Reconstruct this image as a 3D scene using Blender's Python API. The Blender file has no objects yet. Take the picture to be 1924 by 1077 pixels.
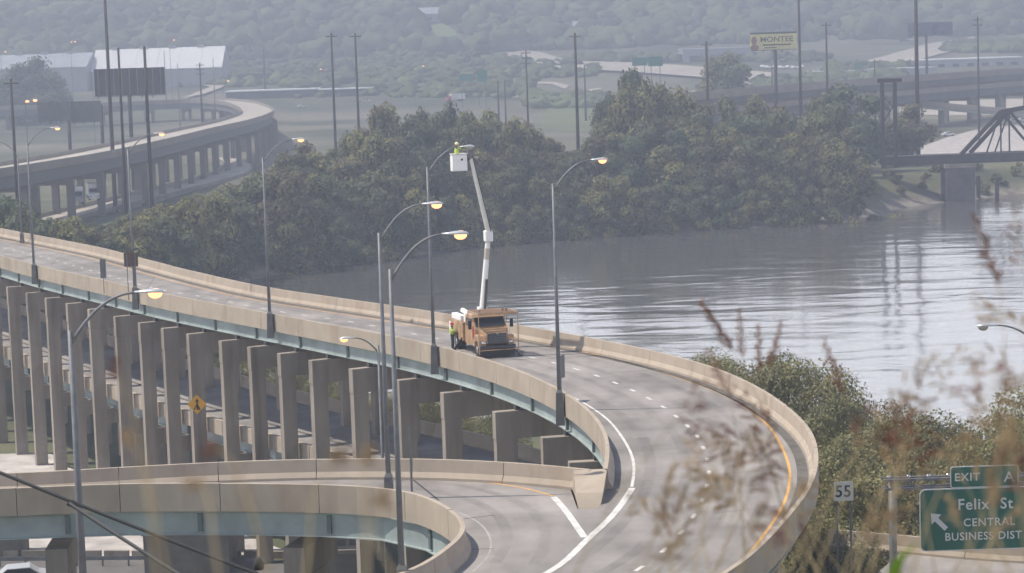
import bpy, bmesh, math, random
import numpy as np
from mathutils import Vector, Matrix
from mathutils.geometry import tessellate_polygon
random.seed(7); rng = np.random.default_rng(7)
sc = bpy.context.scene
COL = sc.collection
# ------------------------------------------------------------------ camera
FPX = 4350.0; CAMZ = 43.3
PITCH = math.atan((538.5-80)/FPX); ROLL = 0.033
fwd = Vector((0, math.cos(PITCH), -math.sin(PITCH)))
up0 = Vector((0, math.sin(PITCH), math.cos(PITCH)))
r0 = Vector((1, 0, 0))
camR = math.cos(ROLL)*r0 - math.sin(ROLL)*up0
camU = math.sin(ROLL)*r0 + math.cos(ROLL)*up0
cam = bpy.data.cameras.new('camera'); camo = bpy.data.objects.new('camera', cam); COL.objects.link(camo)
M = Matrix((camR, camU, -fwd)).transposed().to_4x4(); M.translation = Vector((0, 0, CAMZ))
camo.matrix_world = M
cam.sensor_width = 36; cam.lens = FPX/1924*36; cam.clip_start = 0.5; cam.clip_end = 12000
cam.dof.use_dof = True; cam.dof.focus_distance = 150; cam.dof.aperture_fstop = cam.lens/1000/0.03
sc.camera = camo
# ------------------------------------------------------------------ light
SUN_AZ = Vector((-1, 0.06)).normalized(); SUN_EL = math.radians(61)
w = bpy.data.worlds.new('World'); sc.world = w; w.use_nodes = True
nt = w.node_tree; bg = nt.nodes['Background']
sky = nt.nodes.new('ShaderNodeTexSky'); sky.sky_type = 'NISHITA'; sky.sun_disc = False
sky.sun_elevation = SUN_EL; sky.sun_rotation = math.atan2(SUN_AZ.x, SUN_AZ.y)
sky.air_density = 1.2; sky.dust_density = 1.0; sky.ozone_density = 1.0
# hazy morning: whitish brightening toward the horizon, the same all the way round
tcw = nt.nodes.new('ShaderNodeTexCoord'); spw = nt.nodes.new('ShaderNodeSeparateXYZ'); nt.links.new(tcw.outputs['Generated'], spw.inputs[0])
mrw = nt.nodes.new('ShaderNodeMapRange'); mrw.interpolation_type = 'SMOOTHSTEP'; mrw.inputs[1].default_value = 0.10; mrw.inputs[2].default_value = 0.42; mrw.inputs[3].default_value = 1.0; mrw.inputs[4].default_value = 0.0; nt.links.new(spw.outputs[2], mrw.inputs[0])
hzc = nt.nodes.new('ShaderNodeMix'); hzc.data_type = 'RGBA'; hzc.blend_type = 'ADD'; hzc.clamp_result = False; nt.links.new(mrw.outputs[0], hzc.inputs[0]); nt.links.new(sky.outputs[0], hzc.inputs[6]); hzc.inputs[7].default_value = (25, 24, 24.6, 1)
nt.links.new(hzc.outputs[2], bg.inputs[0]); bg.inputs[1].default_value = 0.10
sun = bpy.data.lights.new('sun', 'SUN'); suno = bpy.data.objects.new('sun', sun); COL.objects.link(suno)
sun.energy = 4.6; sun.angle = math.radians(0.5); sun.color = (1, 0.93, 0.80)
sd = Vector((SUN_AZ.x*math.cos(SUN_EL), SUN_AZ.y*math.cos(SUN_EL), math.sin(SUN_EL)))
suno.rotation_euler = sd.to_track_quat('Z', 'Y').to_euler(); suno.location = (-50, -20, 150)
sc.view_settings.view_transform = 'Standard'; sc.view_settings.look = 'None'
sc.view_settings.exposure = 0.24; sc.view_settings.gamma = 1
sc.render.engine = 'CYCLES'
sc.cycles.use_denoising = True
sc.cycles.max_bounces = 5; sc.cycles.transparent_max_bounces = 8; sc.cycles.volume_bounces = 1
HAZE_DENSITY = 0.00080
# ------------------------------------------------------------------ unprojection of photo positions to places
def ray(u, v):
    return (fwd + camR*((u-962)/FPX) - camU*((v-538.5)/FPX))
def PZ(u, v, z):
    d = ray(u, v); t = (z-CAMZ)/d.z
    return Vector((d.x*t, d.y*t, z))
def PY(u, v, y):
    d = ray(u, v); t = y/d.y
    return Vector((d.x*t, y, CAMZ+d.z*t))
def lerp(a, b, t): return a+(b-a)*t
# ------------------------------------------------------------------ materials
MATS = {}
def mat(name, col, rough=0.85, var=0.0, scale=1.0, metal=0.0, emit=None, estr=0, bump=0.0, stretch=(1, 1, 1), col2=None, coord='Object', detail=5, trans=0.0):
    if name in MATS: return MATS[name]
    m = bpy.data.materials.new(name); m.use_nodes = True; n = m.node_tree; b = n.nodes['Principled BSDF']
    b.inputs['Roughness'].default_value = rough; b.inputs['Metallic'].default_value = metal
    b.inputs['Base Color'].default_value = (*col, 1)
    if var > 0 or col2:
        tc = n.nodes.new('ShaderNodeTexCoord'); mp = n.nodes.new('ShaderNodeMapping'); mp.inputs['Scale'].default_value = stretch
        no = n.nodes.new('ShaderNodeTexNoise'); no.inputs['Scale'].default_value = scale; no.inputs['Detail'].default_value = detail
        no.inputs['Roughness'].default_value = 0.62
        if coord == 'World':
            g = n.nodes.new('ShaderNodeNewGeometry'); n.links.new(g.outputs['Position'], mp.inputs['Vector'])
        else: n.links.new(tc.outputs['Object'], mp.inputs['Vector'])
        n.links.new(mp.outputs[0], no.inputs['Vector'])
        cr = n.nodes.new('ShaderNodeValToRGB'); e = cr.color_ramp.elements
        c2 = col2 if col2 else tuple(min(1, c*(1+var)) for c in col)
        c1 = tuple(c*(1-var) for c in col)
        e[0].position = 0.33; e[0].color = (*c1, 1); e[1].position = 0.67; e[1].color = (*c2, 1)
        n.links.new(no.outputs['Fac'], cr.inputs[0]); n.links.new(cr.outputs[0], b.inputs['Base Color'])
        if bump:
            bp = n.nodes.new('ShaderNodeBump'); bp.inputs['Strength'].default_value = bump; bp.inputs['Distance'].default_value = 0.1
            n.links.new(no.outputs['Fac'], bp.inputs['Height']); n.links.new(bp.outputs[0], b.inputs['Normal'])
    if emit:
        b.inputs['Emission Color'].default_value = (*emit, 1); b.inputs['Emission Strength'].default_value = estr
    if trans:
        o = n.nodes['Material Output']; t = n.nodes.new('ShaderNodeBsdfTranslucent'); mx = n.nodes.new('ShaderNodeMixShader')
        mx.inputs[0].default_value = trans; t.inputs[0].default_value = (*[min(1, c*1.6) for c in col], 1)
        if var > 0 or col2: n.links.new(cr.outputs[0], t.inputs[0])
        n.links.new(b.outputs[0], mx.inputs[1]); n.links.new(t.outputs[0], mx.inputs[2]); n.links.new(mx.outputs[0], o.inputs[0])
    MATS[name] = m; return m
m_deck = mat('deck_concrete', (0.262, 0.238, 0.226), 0.9, 0.26, 0.16, stretch=(1, 1, 1), coord='World', detail=10)
_n = m_deck.node_tree; _g = _n.nodes.new('ShaderNodeNewGeometry'); _mp = _n.nodes.new('ShaderNodeMapping'); _mp.inputs['Scale'].default_value = (.5, .18, 1); _mp.inputs['Rotation'].default_value = (0, 0, .25)
_n.links.new(_g.outputs['Position'], _mp.inputs['Vector']); _q = _n.nodes.new('ShaderNodeTexNoise'); _q.inputs['Scale'].default_value = 1.4; _q.inputs['Detail'].default_value = 8; _n.links.new(_mp.outputs[0], _q.inputs['Vector'])
_r = _n.nodes.new('ShaderNodeMapRange'); _r.inputs[1].default_value = .3; _r.inputs[2].default_value = .62; _r.inputs[3].default_value = .78; _r.inputs[4].default_value = 1.06; _n.links.new(_q.outputs['Fac'], _r.inputs[0])
_m = _n.nodes.new('ShaderNodeVectorMath'); _m.operation = 'SCALE'; _b = _n.nodes['Principled BSDF']; _n.links.new(_b.inputs['Base Color'].links[0].from_socket, _m.inputs[0]); _n.links.new(_r.outputs[0], _m.inputs['Scale']); _n.links.new(_m.outputs[0], _b.inputs['Base Color'])
m_par = mat('parapet_concrete', (0.39, 0.325, 0.262), 0.9, 0.11, 0.5, coord='World', stretch=(1, 1, 0.8), detail=9)
m_pier = mat('pier_concrete', (0.29, 0.25, 0.215), 0.92, 0.22, 0.5, coord='World', stretch=(1, 1, 0.25), detail=8)
def stain(m, sc_=(1.1, 1.1, .12), lo=.72, s_=1.0):
    n = m.node_tree; g = n.nodes.new('ShaderNodeNewGeometry'); mp = n.nodes.new('ShaderNodeMapping'); mp.inputs['Scale'].default_value = sc_; n.links.new(g.outputs['Position'], mp.inputs['Vector'])
    q = n.nodes.new('ShaderNodeTexNoise'); q.inputs['Scale'].default_value = s_; q.inputs['Detail'].default_value = 6; n.links.new(mp.outputs[0], q.inputs['Vector'])
    r = n.nodes.new('ShaderNodeValToRGB'); e = r.color_ramp.elements; e[0].position = .30; e[0].color = (lo, lo*.95, lo*.90, 1); e[1].position = .48; e[1].color = (1, 1, 1, 1); n.links.new(q.outputs['Fac'], r.inputs[0])
    x = n.nodes.new('ShaderNodeMix'); x.data_type = 'RGBA'; x.blend_type = 'MULTIPLY'; x.inputs[0].default_value = 1; b = n.nodes['Principled BSDF']
    n.links.new(b.inputs['Base Color'].links[0].from_socket, x.inputs[6]); n.links.new(r.outputs[0], x.inputs[7]); n.links.new(x.outputs[2], b.inputs['Base Color'])
stain(m_par, (.9, .9, .2), .86, .8); stain(m_pier, (.9, .9, .06), .72)
m_teal = mat('girder_paint', (0.30, 0.345, 0.34), 0.6, 0.22, 0.5, coord='World', detail=7)
m_teald = mat('stiffener_paint', (0.12, 0.15, 0.15), 0.6)
m_white = mat('road_paint_white', (0.60, 0.58, 0.56), 0.8, 0.25, 2.0, coord='World')
m_yell = mat('road_paint_yellow', (0.66, 0.36, 0.10), 0.8, 0.15, 1.0, coord='World')
m_tar = mat('cross_line_black', (0.05, 0.05, 0.05), 0.9)
m_grit = mat('gutter_grit', (0.11, 0.10, 0.09), 0.95, 0.3, 1.5, coord='World')
m_steel = mat('galvanised_steel', (0.16, 0.165, 0.18), 0.55, 0.2, 2.0, metal=0.2)
m_dsteel = mat('dark_steel', (0.055, 0.055, 0.06), 0.6)
m_head = mat('lamp_housing', (0.5, 0.52, 0.55), 0.35, metal=0.3)
m_lens = mat('sodium_lens_lit', (0.9, 0.5, 0.25), 0.3, emit=(1.0, 0.44, 0.19), estr=1.75)
m_lensoff = mat('lens_unlit', (0.35, 0.33, 0.30), 0.2)
m_orange = mat('truck_orange', (0.40, 0.25, 0.14), 0.36, 0.30, 2.0)
m_twhite = mat('white_fibreglass', (0.84, 0.83, 0.82), 0.35, 0.05, 2.0)
m_black = mat('black_rubber', (0.02, 0.02, 0.022), 0.8)
m_glass = mat('dark_glass', (0.03, 0.035, 0.045), 0.08)
m_chrome = mat('chrome', (0.6, 0.6, 0.62), 0.2, metal=0.9)
m_grille = mat('grille', (0.05, 0.05, 0.06), 0.4, metal=0.4)
m_vest = mat('lime_vest', (0.40, 0.50, 0.10), 0.8, 0.1, 5)
m_hardw = mat('hard_hat_cream', (0.75, 0.72, 0.5), 0.35)
m_hardr = mat('hard_hat_red', (0.55, 0.05, 0.05), 0.35)
m_skin = mat('skin', (0.5, 0.3, 0.22), 0.7)
m_jean = mat('dark_trousers', (0.03, 0.035, 0.05), 0.9)
m_gsign = mat('sign_green', (0.012, 0.125, 0.085), 0.5)
m_wsign = mat('sign_white', (0.7, 0.7, 0.7), 0.5)
m_ysign = mat('sign_amber', (0.75, 0.36, 0.02), 0.5)
m_brown = mat('sign_back_brown', (0.10, 0.065, 0.055), 0.7, 0.2, 2)
m_bgrey = mat('sign_back_grey', (0.14, 0.14, 0.14), 0.6, 0.2, 2)
m_wood = mat('pole_wood', (0.035, 0.03, 0.028), 0.9)
m_bark = mat('bark', (0.10, 0.08, 0.06), 0.95, 0.3, 4)
m_rail = mat('railway_steel', (0.045, 0.04, 0.04), 0.8, 0.3, 0.7, coord='World')
m_roofw = mat('white_metal_roof', (0.85, 0.85, 0.86), 0.4)
m_roofg = mat('grey_metal_roof', (0.45, 0.47, 0.52), 0.5, 0.1, 0.1)
m_wallg = mat('pale_wall', (0.38, 0.38, 0.40), 0.8, 0.1, 0.2)
m_walld = mat('dark_wall', (0.10, 0.10, 0.11), 0.8, 0.2, 0.2)
m_farroad = mat('far_road_concrete', (0.46, 0.41, 0.36), 0.9, 0.12, 0.05, coord='World')
m_gravel = mat('pale_gravel', (0.46, 0.42, 0.40), 0.95, 0.3, 0.35, coord='World', detail=9, bump=0.5)
m_dirtroad = mat('street_asphalt', (0.14, 0.13, 0.125), 0.95, 0.2, 0.4, coord='World')
m_bill = mat('billboard_dark', (0.035, 0.035, 0.04), 0.8, 0.35, 0.5)
m_billy = mat('billboard_yellow', (0.68, 0.62, 0.30), 0.7, 0.1, 0.3)
m_ink = mat('billboard_ink', (0.14, 0.12, 0.10), 0.8)
LEAF = {
 'near': mat('leaf_near', (0.12, 0.135, 0.05), 0.6, 0.40, 0.25, col2=(0.30, 0.27, 0.11), coord='World', trans=0.25),
 'far': mat('leaf_far', (0.085, 0.10, 0.038), 0.7, 0.45, 0.06, col2=(0.21, 0.215, 0.08), coord='World', trans=0.2),
 'yel': mat('leaf_yellowing', (0.14, 0.15, 0.045), 0.7, 0.4, 0.12, col2=(0.29, 0.27, 0.085), coord='World', trans=0.25),
 'olive': mat('leaf_olive', (0.085, 0.080, 0.035), 0.7, 0.4, 0.08, col2=(0.19, 0.165, 0.075), coord='World', trans=0.2),
 'blue': mat('leaf_bluegreen', (0.055, 0.085, 0.038), 0.7, 0.4, 0.08, col2=(0.14, 0.175, 0.085), coord='World', trans=0.2),
 'hill': mat('leaf_hill', (0.050, 0.075, 0.028), 0.8, 0.5, 0.02, col2=(0.15, 0.18, 0.07), coord='World'),
}
m_core = mat('inner_foliage', (0.035, 0.048, 0.018), 0.9, 0.3, 0.3, coord='World')  # darker than the leaves: shade inside the crowns put into the colour
m_plume = mat('plume_russet', (0.15, 0.06, 0.045), 0.85, 0.35, 6, col2=(0.30, 0.14, 0.10), coord='World', trans=0.35)
m_plume2 = mat('plume_straw', (0.30, 0.205, 0.125), 0.85, 0.3, 6, col2=(0.46, 0.345, 0.21), coord='World', trans=0.35)
m_stem = mat('grass_stem', (0.22, 0.17, 0.09), 0.8, 0.2, 4)
m_blade = mat('grass_blade', (0.20, 0.32, 0.03), 0.6, 0.2, 4, trans=0.4)
# ------------------------------------------------------------------ mesh helpers
class MB:
    def __init__(s): s.v = []; s.f = []
    def add(s, v, f):
        o = len(s.v); s.v += [tuple(p) for p in v]; s.f += [tuple(i+o for i in q) for q in f]; return s
    def box(s, c, size, rz=0, M4=None):
        x, y, z = [a/2 for a in size]
        P = [Vector(p) for p in ((-x,-y,-z),(x,-y,-z),(x,y,-z),(-x,y,-z),(-x,-y,z),(x,-y,z),(x,y,z),(-x,y,z))]
        R = Matrix.Rotation(rz, 3, 'Z') if M4 is None else M4
        s.add([R@p+Vector(c) for p in P], [(0,3,2,1),(4,5,6,7),(0,1,5,4),(1,2,6,5),(2,3,7,6),(3,0,4,7)]); return s
    def beam(s, a, b, wd, ht, up=(0, 0, 1)):
        a, b = Vector(a), Vector(b); d = (b-a).normalized(); upv = Vector(up)
        if abs(d.dot(upv)) > 0.98: upv = Vector((1, 0, 0))
        sd_ = d.cross(upv).normalized(); u = sd_.cross(d)
        P = []
        for q in (a, b):
            for i, j in ((-1,-1),(1,-1),(1,1),(-1,1)): P.append(q+sd_*i*wd/2+u*j*ht/2)
        s.add(P, [(0,1,2,3),(7,6,5,4),(0,4,5,1),(1,5,6,2),(2,6,7,3),(3,7,4,0)]); return s
    def tube(s, pts, r, n=8, cap=True):
        pts = [Vector(p) for p in pts]; rs = r if hasattr(r, '__len__') else [r]*len(pts)
        base = len(s.v); prev = None
        for i, p in enumerate(pts):
            d = (pts[min(i+1, len(pts)-1)]-pts[max(i-1, 0)])
            d = d.normalized() if d.length > 1e-9 else Vector((0, 0, 1))
            if prev is None: a = d.orthogonal().normalized()
            else: a = (prev-d*prev.dot(d)); a = a.normalized() if a.length > 1e-6 else d.orthogonal().normalized()
            prev = a; b = d.cross(a)
            for k in range(n):
                t = 2*math.pi*k/n; s.v.append(tuple(p+(a*math.cos(t)+b*math.sin(t))*rs[i]))
        for i in range(len(pts)-1):
            for k in range(n):
                k2 = (k+1) % n; o = base+i*n
                s.f.append((o+k, o+k2, o+n+k2, o+n+k))
        if cap:
            s.f.append(tuple(base+k for k in reversed(range(n)))); o = base+(len(pts)-1)*n
            s.f.append(tuple(o+k for k in range(n)))
        return s
    def ell(s, c, r, nu=12, nv=8, R=None):
        c = Vector(c); V = []; F = []
        for j in range(nv+1):
            ph = math.pi*j/nv
            for i in range(nu):
                t = 2*math.pi*i/nu; p = Vector((r[0]*math.sin(ph)*math.cos(t), r[1]*math.sin(ph)*math.sin(t), r[2]*math.cos(ph)))
                V.append(c+(R@p if R else p))
        for j in range(nv):
            for i in range(nu):
                i2 = (i+1) % nu; F.append((j*nu+i, (j+1)*nu+i, (j+1)*nu+i2, j*nu+i2))
        s.add(V, F); return s
    def prism(s, poly, a, b):  # poly in 2D list (p,q), extruded along function a/b -> 3D mapping
        n = len(poly); V = [a(*p) for p in poly]+[b(*p) for p in poly]
        F = [tuple(range(n)), tuple(reversed(range(n, 2*n)))]+[(i, n+i, n+(i+1) % n, (i+1) % n) for i in range(n)]
        s.add(V, F); return s
    def mesh(s, name, m, smooth=False):
        me = bpy.data.meshes.new(name); me.from_pydata(s.v, [], s.f); me.validate()
        if m: me.materials.append(m)
        bm = bmesh.new(); bm.from_mesh(me); bmesh.ops.recalc_face_normals(bm, faces=bm.faces); bm.to_mesh(me); bm.free()
        if smooth: me.polygons.foreach_set('use_smooth', [True]*len(me.polygons))
        me.update(); return me
def put(name, me, parent=None, loc=None, rz=None):
    o = bpy.data.objects.new(name, me); COL.objects.link(o)
    if parent: o.parent = parent
    if loc is not None: o.location = loc
    if rz is not None: o.rotation_euler = (0, 0, rz)
    return o
def part(name, mb, m, parent=None, smooth=False, bevel=0):
    o = put(name, mb.mesh(name, m, smooth), parent)
    if bevel:
        b = o.modifiers.new('bevel', 'BEVEL'); b.width = bevel; b.segments = 2; b.limit_method = 'ANGLE'
    return o
def tag(o, label=None, cat=None, group=None, kind=None):
    if label: o['label'] = label
    if cat: o['category'] = cat
    if group: o['group'] = group
    if kind: o['kind'] = kind
    return o
def empty(name, loc, label, cat, group=None, rz=0):
    o = bpy.data.objects.new(name, None); COL.objects.link(o); o.location = loc; o.rotation_euler = (0, 0, rz); o.empty_display_size = 0.5
    return tag(o, label, cat, group)
KIDS = {}
def copy_tree(o, parent=None):
    c = o.copy(); COL.objects.link(c)
    if parent: c.parent = parent
    for ch in list(o.children): copy_tree(ch, c)
    return c
def npmesh(name, V, Fq, m, tri=False):
    me = bpy.data.meshes.new(name); k = 3 if tri else 4
    me.vertices.add(len(V)); me.vertices.foreach_set('co', V.astype(np.float32).ravel())
    me.loops.add(len(Fq)*k); me.loops.foreach_set('vertex_index', Fq.astype(np.int32).ravel())
    me.polygons.add(len(Fq)); me.polygons.foreach_set('loop_start', np.arange(0, len(Fq)*k, k, dtype=np.int32))
    me.update(calc_edges=True)
    if m: me.materials.append(m)
    return me
class Curve:
    """plan curve (x, y) with z, resampled and smoothed"""
    def __init__(s, pts, step=1.0, smooth=3):
        P = np.array([[p[0], p[1], (p[2] if len(p) > 2 else 0)] for p in pts], float)
        out = []
        n = len(P)
        for i in range(n-1):
            p0 = P[max(i-1, 0)]; p1 = P[i]; p2 = P[i+1]; p3 = P[min(i+2, n-1)]
            L = np.linalg.norm(p2-p1); a = np.linalg.norm(p1-p0)**.5+1e-9; b = L**.5+1e-9; c = np.linalg.norm(p3-p2)**.5+1e-9
            k = max(2, int(L/step)+1)
            m1 = (p2-p1)-0 if i == 0 else ((p1-p0)/a-(p2-p0)/(a+b)+(p2-p1)/b)*b
            m2 = (p2-p1)-0 if i == n-2 else ((p2-p1)/b-(p3-p1)/(b+c)+(p3-p2)/c)*b
            for t in np.linspace(0, 1, k, endpoint=False):
                out.append((2*t**3-3*t**2+1)*p1+(t**3-2*t**2+t)*m1+(-2*t**3+3*t**2)*p2+(t**3-t**2)*m2)
        out.append(P[-1]); Q = np.array(out)
        Q = s.res(Q, step)
        for _ in range(smooth):
            Q[1:-1] = 0.25*Q[:-2]+0.5*Q[1:-1]+0.25*Q[2:]
        s.Q = s.res(Q, step); s.fin()
    @staticmethod
    def res(Q, step):
        d = np.r_[0, np.cumsum(np.linalg.norm(np.diff(Q, axis=0), axis=1))]
        n = max(2, int(d[-1]/step)+1); t = np.linspace(0, d[-1], n)
        return np.stack([np.interp(t, d, Q[:, i]) for i in range(3)], 1)
    def fin(s):
        s.d = np.r_[0, np.cumsum(np.linalg.norm(np.diff(s.Q, axis=0), axis=1))]; s.L = s.d[-1]
    def p(s, t): return Vector([float(np.interp(t, s.d, s.Q[:, i])) for i in range(3)])
    def t(s, u):
        v = s.p(min(s.L, u+0.6))-s.p(max(0, u-0.6)); v.z = 0; return v.normalized()
    def n(s, u): t = s.t(u); return Vector((-t.y, t.x, 0))     # left of travel
    def offset(s, off):
        c = Curve.__new__(Curve); N = np.array([list(s.n(u)) for u in s.d]); c.Q = s.Q+N*off; c.fin(); return c
    def at_px(s, u):   # arc position whose projection has column u
        best = None
        for i, q in enumerate(s.Q):
            e = abs(proj(Vector(q))[0]-u)
            if best is None or e < best[0]: best = (e, s.d[i])
        return best[1]
def proj(p):
    d = Vector(p)-Vector((0, 0, CAMZ)); z = d.dot(fwd)
    return 962+FPX*d.dot(camR)/z, 538.5-FPX*d.dot(camU)/z
def sweep(mb, c, s0, s1, profile, z0, side=1, step=1.5, closed=True, zfun=None):
    """profile: list of (lateral towards left*side, z)"""
    k = max(1, int(round((s1-s0)/step))); n = len(profile); V = []
    for i in range(k+1):
        s_ = lerp(s0, s1, i/k); P = c.p(s_); N = c.n(s_)
        for a, b in profile:
            V.append((P.x+N.x*a*side, P.y+N.y*a*side, (P.z if z0 is None else z0)+b))
    F = []
    for i in range(k):
        for j in range(n if closed else n-1):
            j2 = (j+1) % n; F.append((i*n+j, i*n+j2, (i+1)*n+j2, (i+1)*n+j))
    if closed: F += [tuple(reversed(range(n))), tuple(k*n+j for j in range(n))]
    mb.add(V, F); return mb
# ------------------------------------------------------------------ terrain
def yn(x): return float(np.interp(x, [-900, -300, -120, -60, 3, 60, 140, 900], [420, 370, 325, 296, 240, 214, 190, 120]))
def yf(x): return float(np.interp(x, [-900, -300, -120, -72, -60, -49, -40, -29, -8, 20, 40, 75, 94, 110, 132, 300, 900],
                                     [520, 430, 345, 372, 400, 436, 452, 462, 490, 505, 514, 520, 557, 575, 590, 640, 860]))
PY_, PZ_ = [0, 800, 1120, 1250, 1400, 1600, 1700, 2020, 2700], [5.5, 6, 10, 17, 25, 31, 35, 98, 100]
def hgt(x, y):
    n, f = yn(x), yf(x)
    if y > f:
        e = y-f; z = float(np.interp(y, PY_, PZ_)); b = min(1, e/26); b = b*b*(3-2*b)*0.8+b*0.2
        if y < 900: z = z*b + 0.5*math.sin(x*.05)*math.sin(y*.04)*b
        if y > 1720:
            k = min(1, (y-1720)/300); z += k*(5*math.sin(x*.0041+1.2)+4*math.sin(x*.0093+y*.002)+2*math.sin(x*.021+2)-x*.016)
        if e < 26: z = z-0.6*(1-b)
        return z
    if y > n:
        e = min(y-n, f-y); return -0.6-min(3, e*0.25)
    e = n-y; z = 5*min(1, e/14); z = z-0.6*max(0, 1-e/4)
    bl = float(np.interp(y, [-60, 0, 5, 9, 14, 25, 40, 58, 72], [44, 41.6, 41.1, 39.8, 37.0, 30, 20, 8, 0]))
    return z+(max(0, bl-5) if bl > 5 else 0)
def PG(u, v, lo=150, hi=2600):
    d = ray(u, v); t = lo
    while t < hi:
        p = Vector((0, 0, CAMZ))+d*(t/d.y)
        if p.z < hgt(p.x, p.y): break
        t *= 1.004
    return Vector((p.x, p.y, hgt(p.x, p.y)))
ys = list(np.arange(-60, 250, 4.0))+list(np.arange(250, 640, 3.0)); y = 640.0
while y < 2650: ys.append(y); y *= 1.02
NX = 190
V = np.zeros((len(ys), NX, 3)); tt = np.linspace(-1, 1, NX); tt = np.sign(tt)*np.abs(tt)**1.35
for i, y in enumerate(ys):
    for j, t in enumerate(tt):
        x = t*(170+0.62*max(y, 0)); V[i, j] = (x, y, hgt(x, y))
idx = np.arange(len(ys)*NX).reshape(len(ys), NX)
Fq = np.stack([idx[:-1, :-1], idx[:-1, 1:], idx[1:, 1:], idx[1:, :-1]], -1).reshape(-1, 4)
def ground_mat():
    m = bpy.data.materials.new('ground'); m.use_nodes = True; n = m.node_tree; b = n.nodes['Principled BSDF']; b.inputs['Roughness'].default_value = 0.95
    L = n.links; g = n.nodes.new('ShaderNodeNewGeometry'); sep = n.nodes.new('ShaderNodeSeparateXYZ'); L.new(g.outputs['Position'], sep.inputs[0])
    def noise(s, det=6):
        q = n.nodes.new('ShaderNodeTexNoise'); q.inputs['Scale'].default_value = s; q.inputs['Detail'].default_value = det; L.new(g.outputs['Position'], q.inputs['Vector']); return q.outputs['Fac']
    def ramp(f, a, ca, b_, cb):
        r = n.nodes.new('ShaderNodeValToRGB'); e = r.color_ramp.elements; e[0].position = a; e[0].color = (*ca, 1); e[1].position = b_; e[1].color = (*cb, 1); L.new(f, r.inputs[0]); return r.outputs[0]
    grass = ramp(noise(0.05), 0.35, (0.045, 0.06, 0.025), 0.65, (0.13, 0.125, 0.06))
    field = ramp(noise(0.012, 6), 0.38, (0.06, 0.072, 0.038), 0.62, (0.19, 0.175, 0.125))
    mud = ramp(noise(0.4, 8), 0.35, (0.12, 0.10, 0.08), 0.65, (0.27, 0.24, 0.20))
    def mr(src, a, b_):
        q = n.nodes.new('ShaderNodeMapRange'); q.inputs[1].default_value = a; q.inputs[2].default_value = b_; L.new(src, q.inputs[0]); return q.outputs[0]
    def mix(f, a, b_):
        q = n.nodes.new('ShaderNodeMix'); q.data_type = 'RGBA'; L.new(f, q.inputs[0]); L.new(a, q.inputs[6]); L.new(b_, q.inputs[7]); return q.outputs[2]
    c = mix(mr(sep.outputs[1], 600, 900), grass, field); c = mix(mr(sep.outputs[2], 1.0, 3.2), mud, c)
    L.new(c, b.inputs['Base Color']); return m
g = put('ground', npmesh('ground', V.reshape(-1, 3), Fq, ground_mat())); tag(g, kind='structure', label='river banks, flats and wooded bluffs')
# water
def water_mat():
    m = bpy.data.materials.new('river_water'); m.use_nodes = True; n = m.node_tree; b = n.nodes['Principled BSDF']; L = n.links
    b.inputs['Base Color'].default_value = (0.085, 0.085, 0.08, 1); b.inputs['Roughness'].default_value = 0.11; b.inputs['IOR'].default_value = 1.5
    g = n.nodes.new('ShaderNodeNewGeometry')
    def nz(s, st, det, rz=0):
        mp = n.nodes.new('ShaderNodeMapping'); mp.inputs['Scale'].default_value = st; mp.inputs['Rotation'].default_value = (0, 0, rz); L.new(g.outputs['Position'], mp.inputs['Vector'])
        q = n.nodes.new('ShaderNodeTexNoise'); q.inputs['Scale'].default_value = s; q.inputs['Detail'].default_value = det; q.inputs['Distortion'].default_value = .6; L.new(mp.outputs[0], q.inputs['Vector']); return q.outputs['Fac']
    def mult(a, k):
        q = n.nodes.new('ShaderNodeMath'); q.operation = 'MULTIPLY'; L.new(a, q.inputs[0])
        if hasattr(k, 'default_value'): L.new(k, q.inputs[1])
        else: q.inputs[1].default_value = k
        return q.outputs[0]
    def add(a, c):
        q = n.nodes.new('ShaderNodeMath'); q.operation = 'ADD'; L.new(a, q.inputs[0]); L.new(c, q.inputs[1]); return q.outputs[0]
    big = nz(0.13, (0.5, 1, 1), 1.6, 0.15); fine = nz(0.9, (0.5, 1, 1), 2); calm = nz(0.012, (1, 1, 1), 2)
    cr = n.nodes.new('ShaderNodeMapRange'); cr.inputs[1].default_value = 0.35; cr.inputs[2].default_value = 0.65; cr.inputs[3].default_value = 0.35; cr.inputs[4].default_value = 1.35; L.new(calm, cr.inputs[0])
    h = add(mult(big, 1.0), mult(fine, 0.05)); h = mult(h, cr.outputs[0])
    bp = n.nodes.new('ShaderNodeBump'); bp.inputs['Strength'].default_value = 1.0; bp.inputs['Distance'].default_value = WAVE; L.new(h, bp.inputs['Height']); L.new(bp.outputs[0], b.inputs['Normal'])
    return m
WAVE = 0.32
wm = MB(); wm.add([(-900, 80, 0), (900, 80, 0), (900, 980, 0), (-900, 980, 0)], [(0, 1, 2, 3)])
tag(put('water', wm.mesh('water', water_mat())), kind='structure', label='broad rippled river reflecting pale sky')
def draped(name, top, bot, m, lift=0.25, n=24, kind='structure', label=None, parent=None, across=4):
    """strip between two traced edges, laid on the terrain"""
    def rs(L):
        c = np.array([[p.x, p.y] for p in L]); d = np.r_[0, np.cumsum(np.linalg.norm(np.diff(c, axis=0), axis=1))]; t = np.linspace(0, d[-1], n)
        return np.stack([np.interp(t, d, c[:, i]) for i in range(2)], 1)
    A, B = rs(top), rs(bot); mb = MB(); V = []
    for i in range(n):
        for j in range(across+1):
            q = A[i]*(1-j/across)+B[i]*(j/across); V.append((q[0], q[1], hgt(q[0], q[1])+lift))
    k = across+1; mb.add(V, [(i*k+j, i*k+j+1, (i+1)*k+j+1, (i+1)*k+j) for i in range(n-1) for j in range(across)])
    o = part(name, mb, m, parent)
    if kind: o['kind'] = kind
    if label: o['label'] = label
    return o
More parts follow.
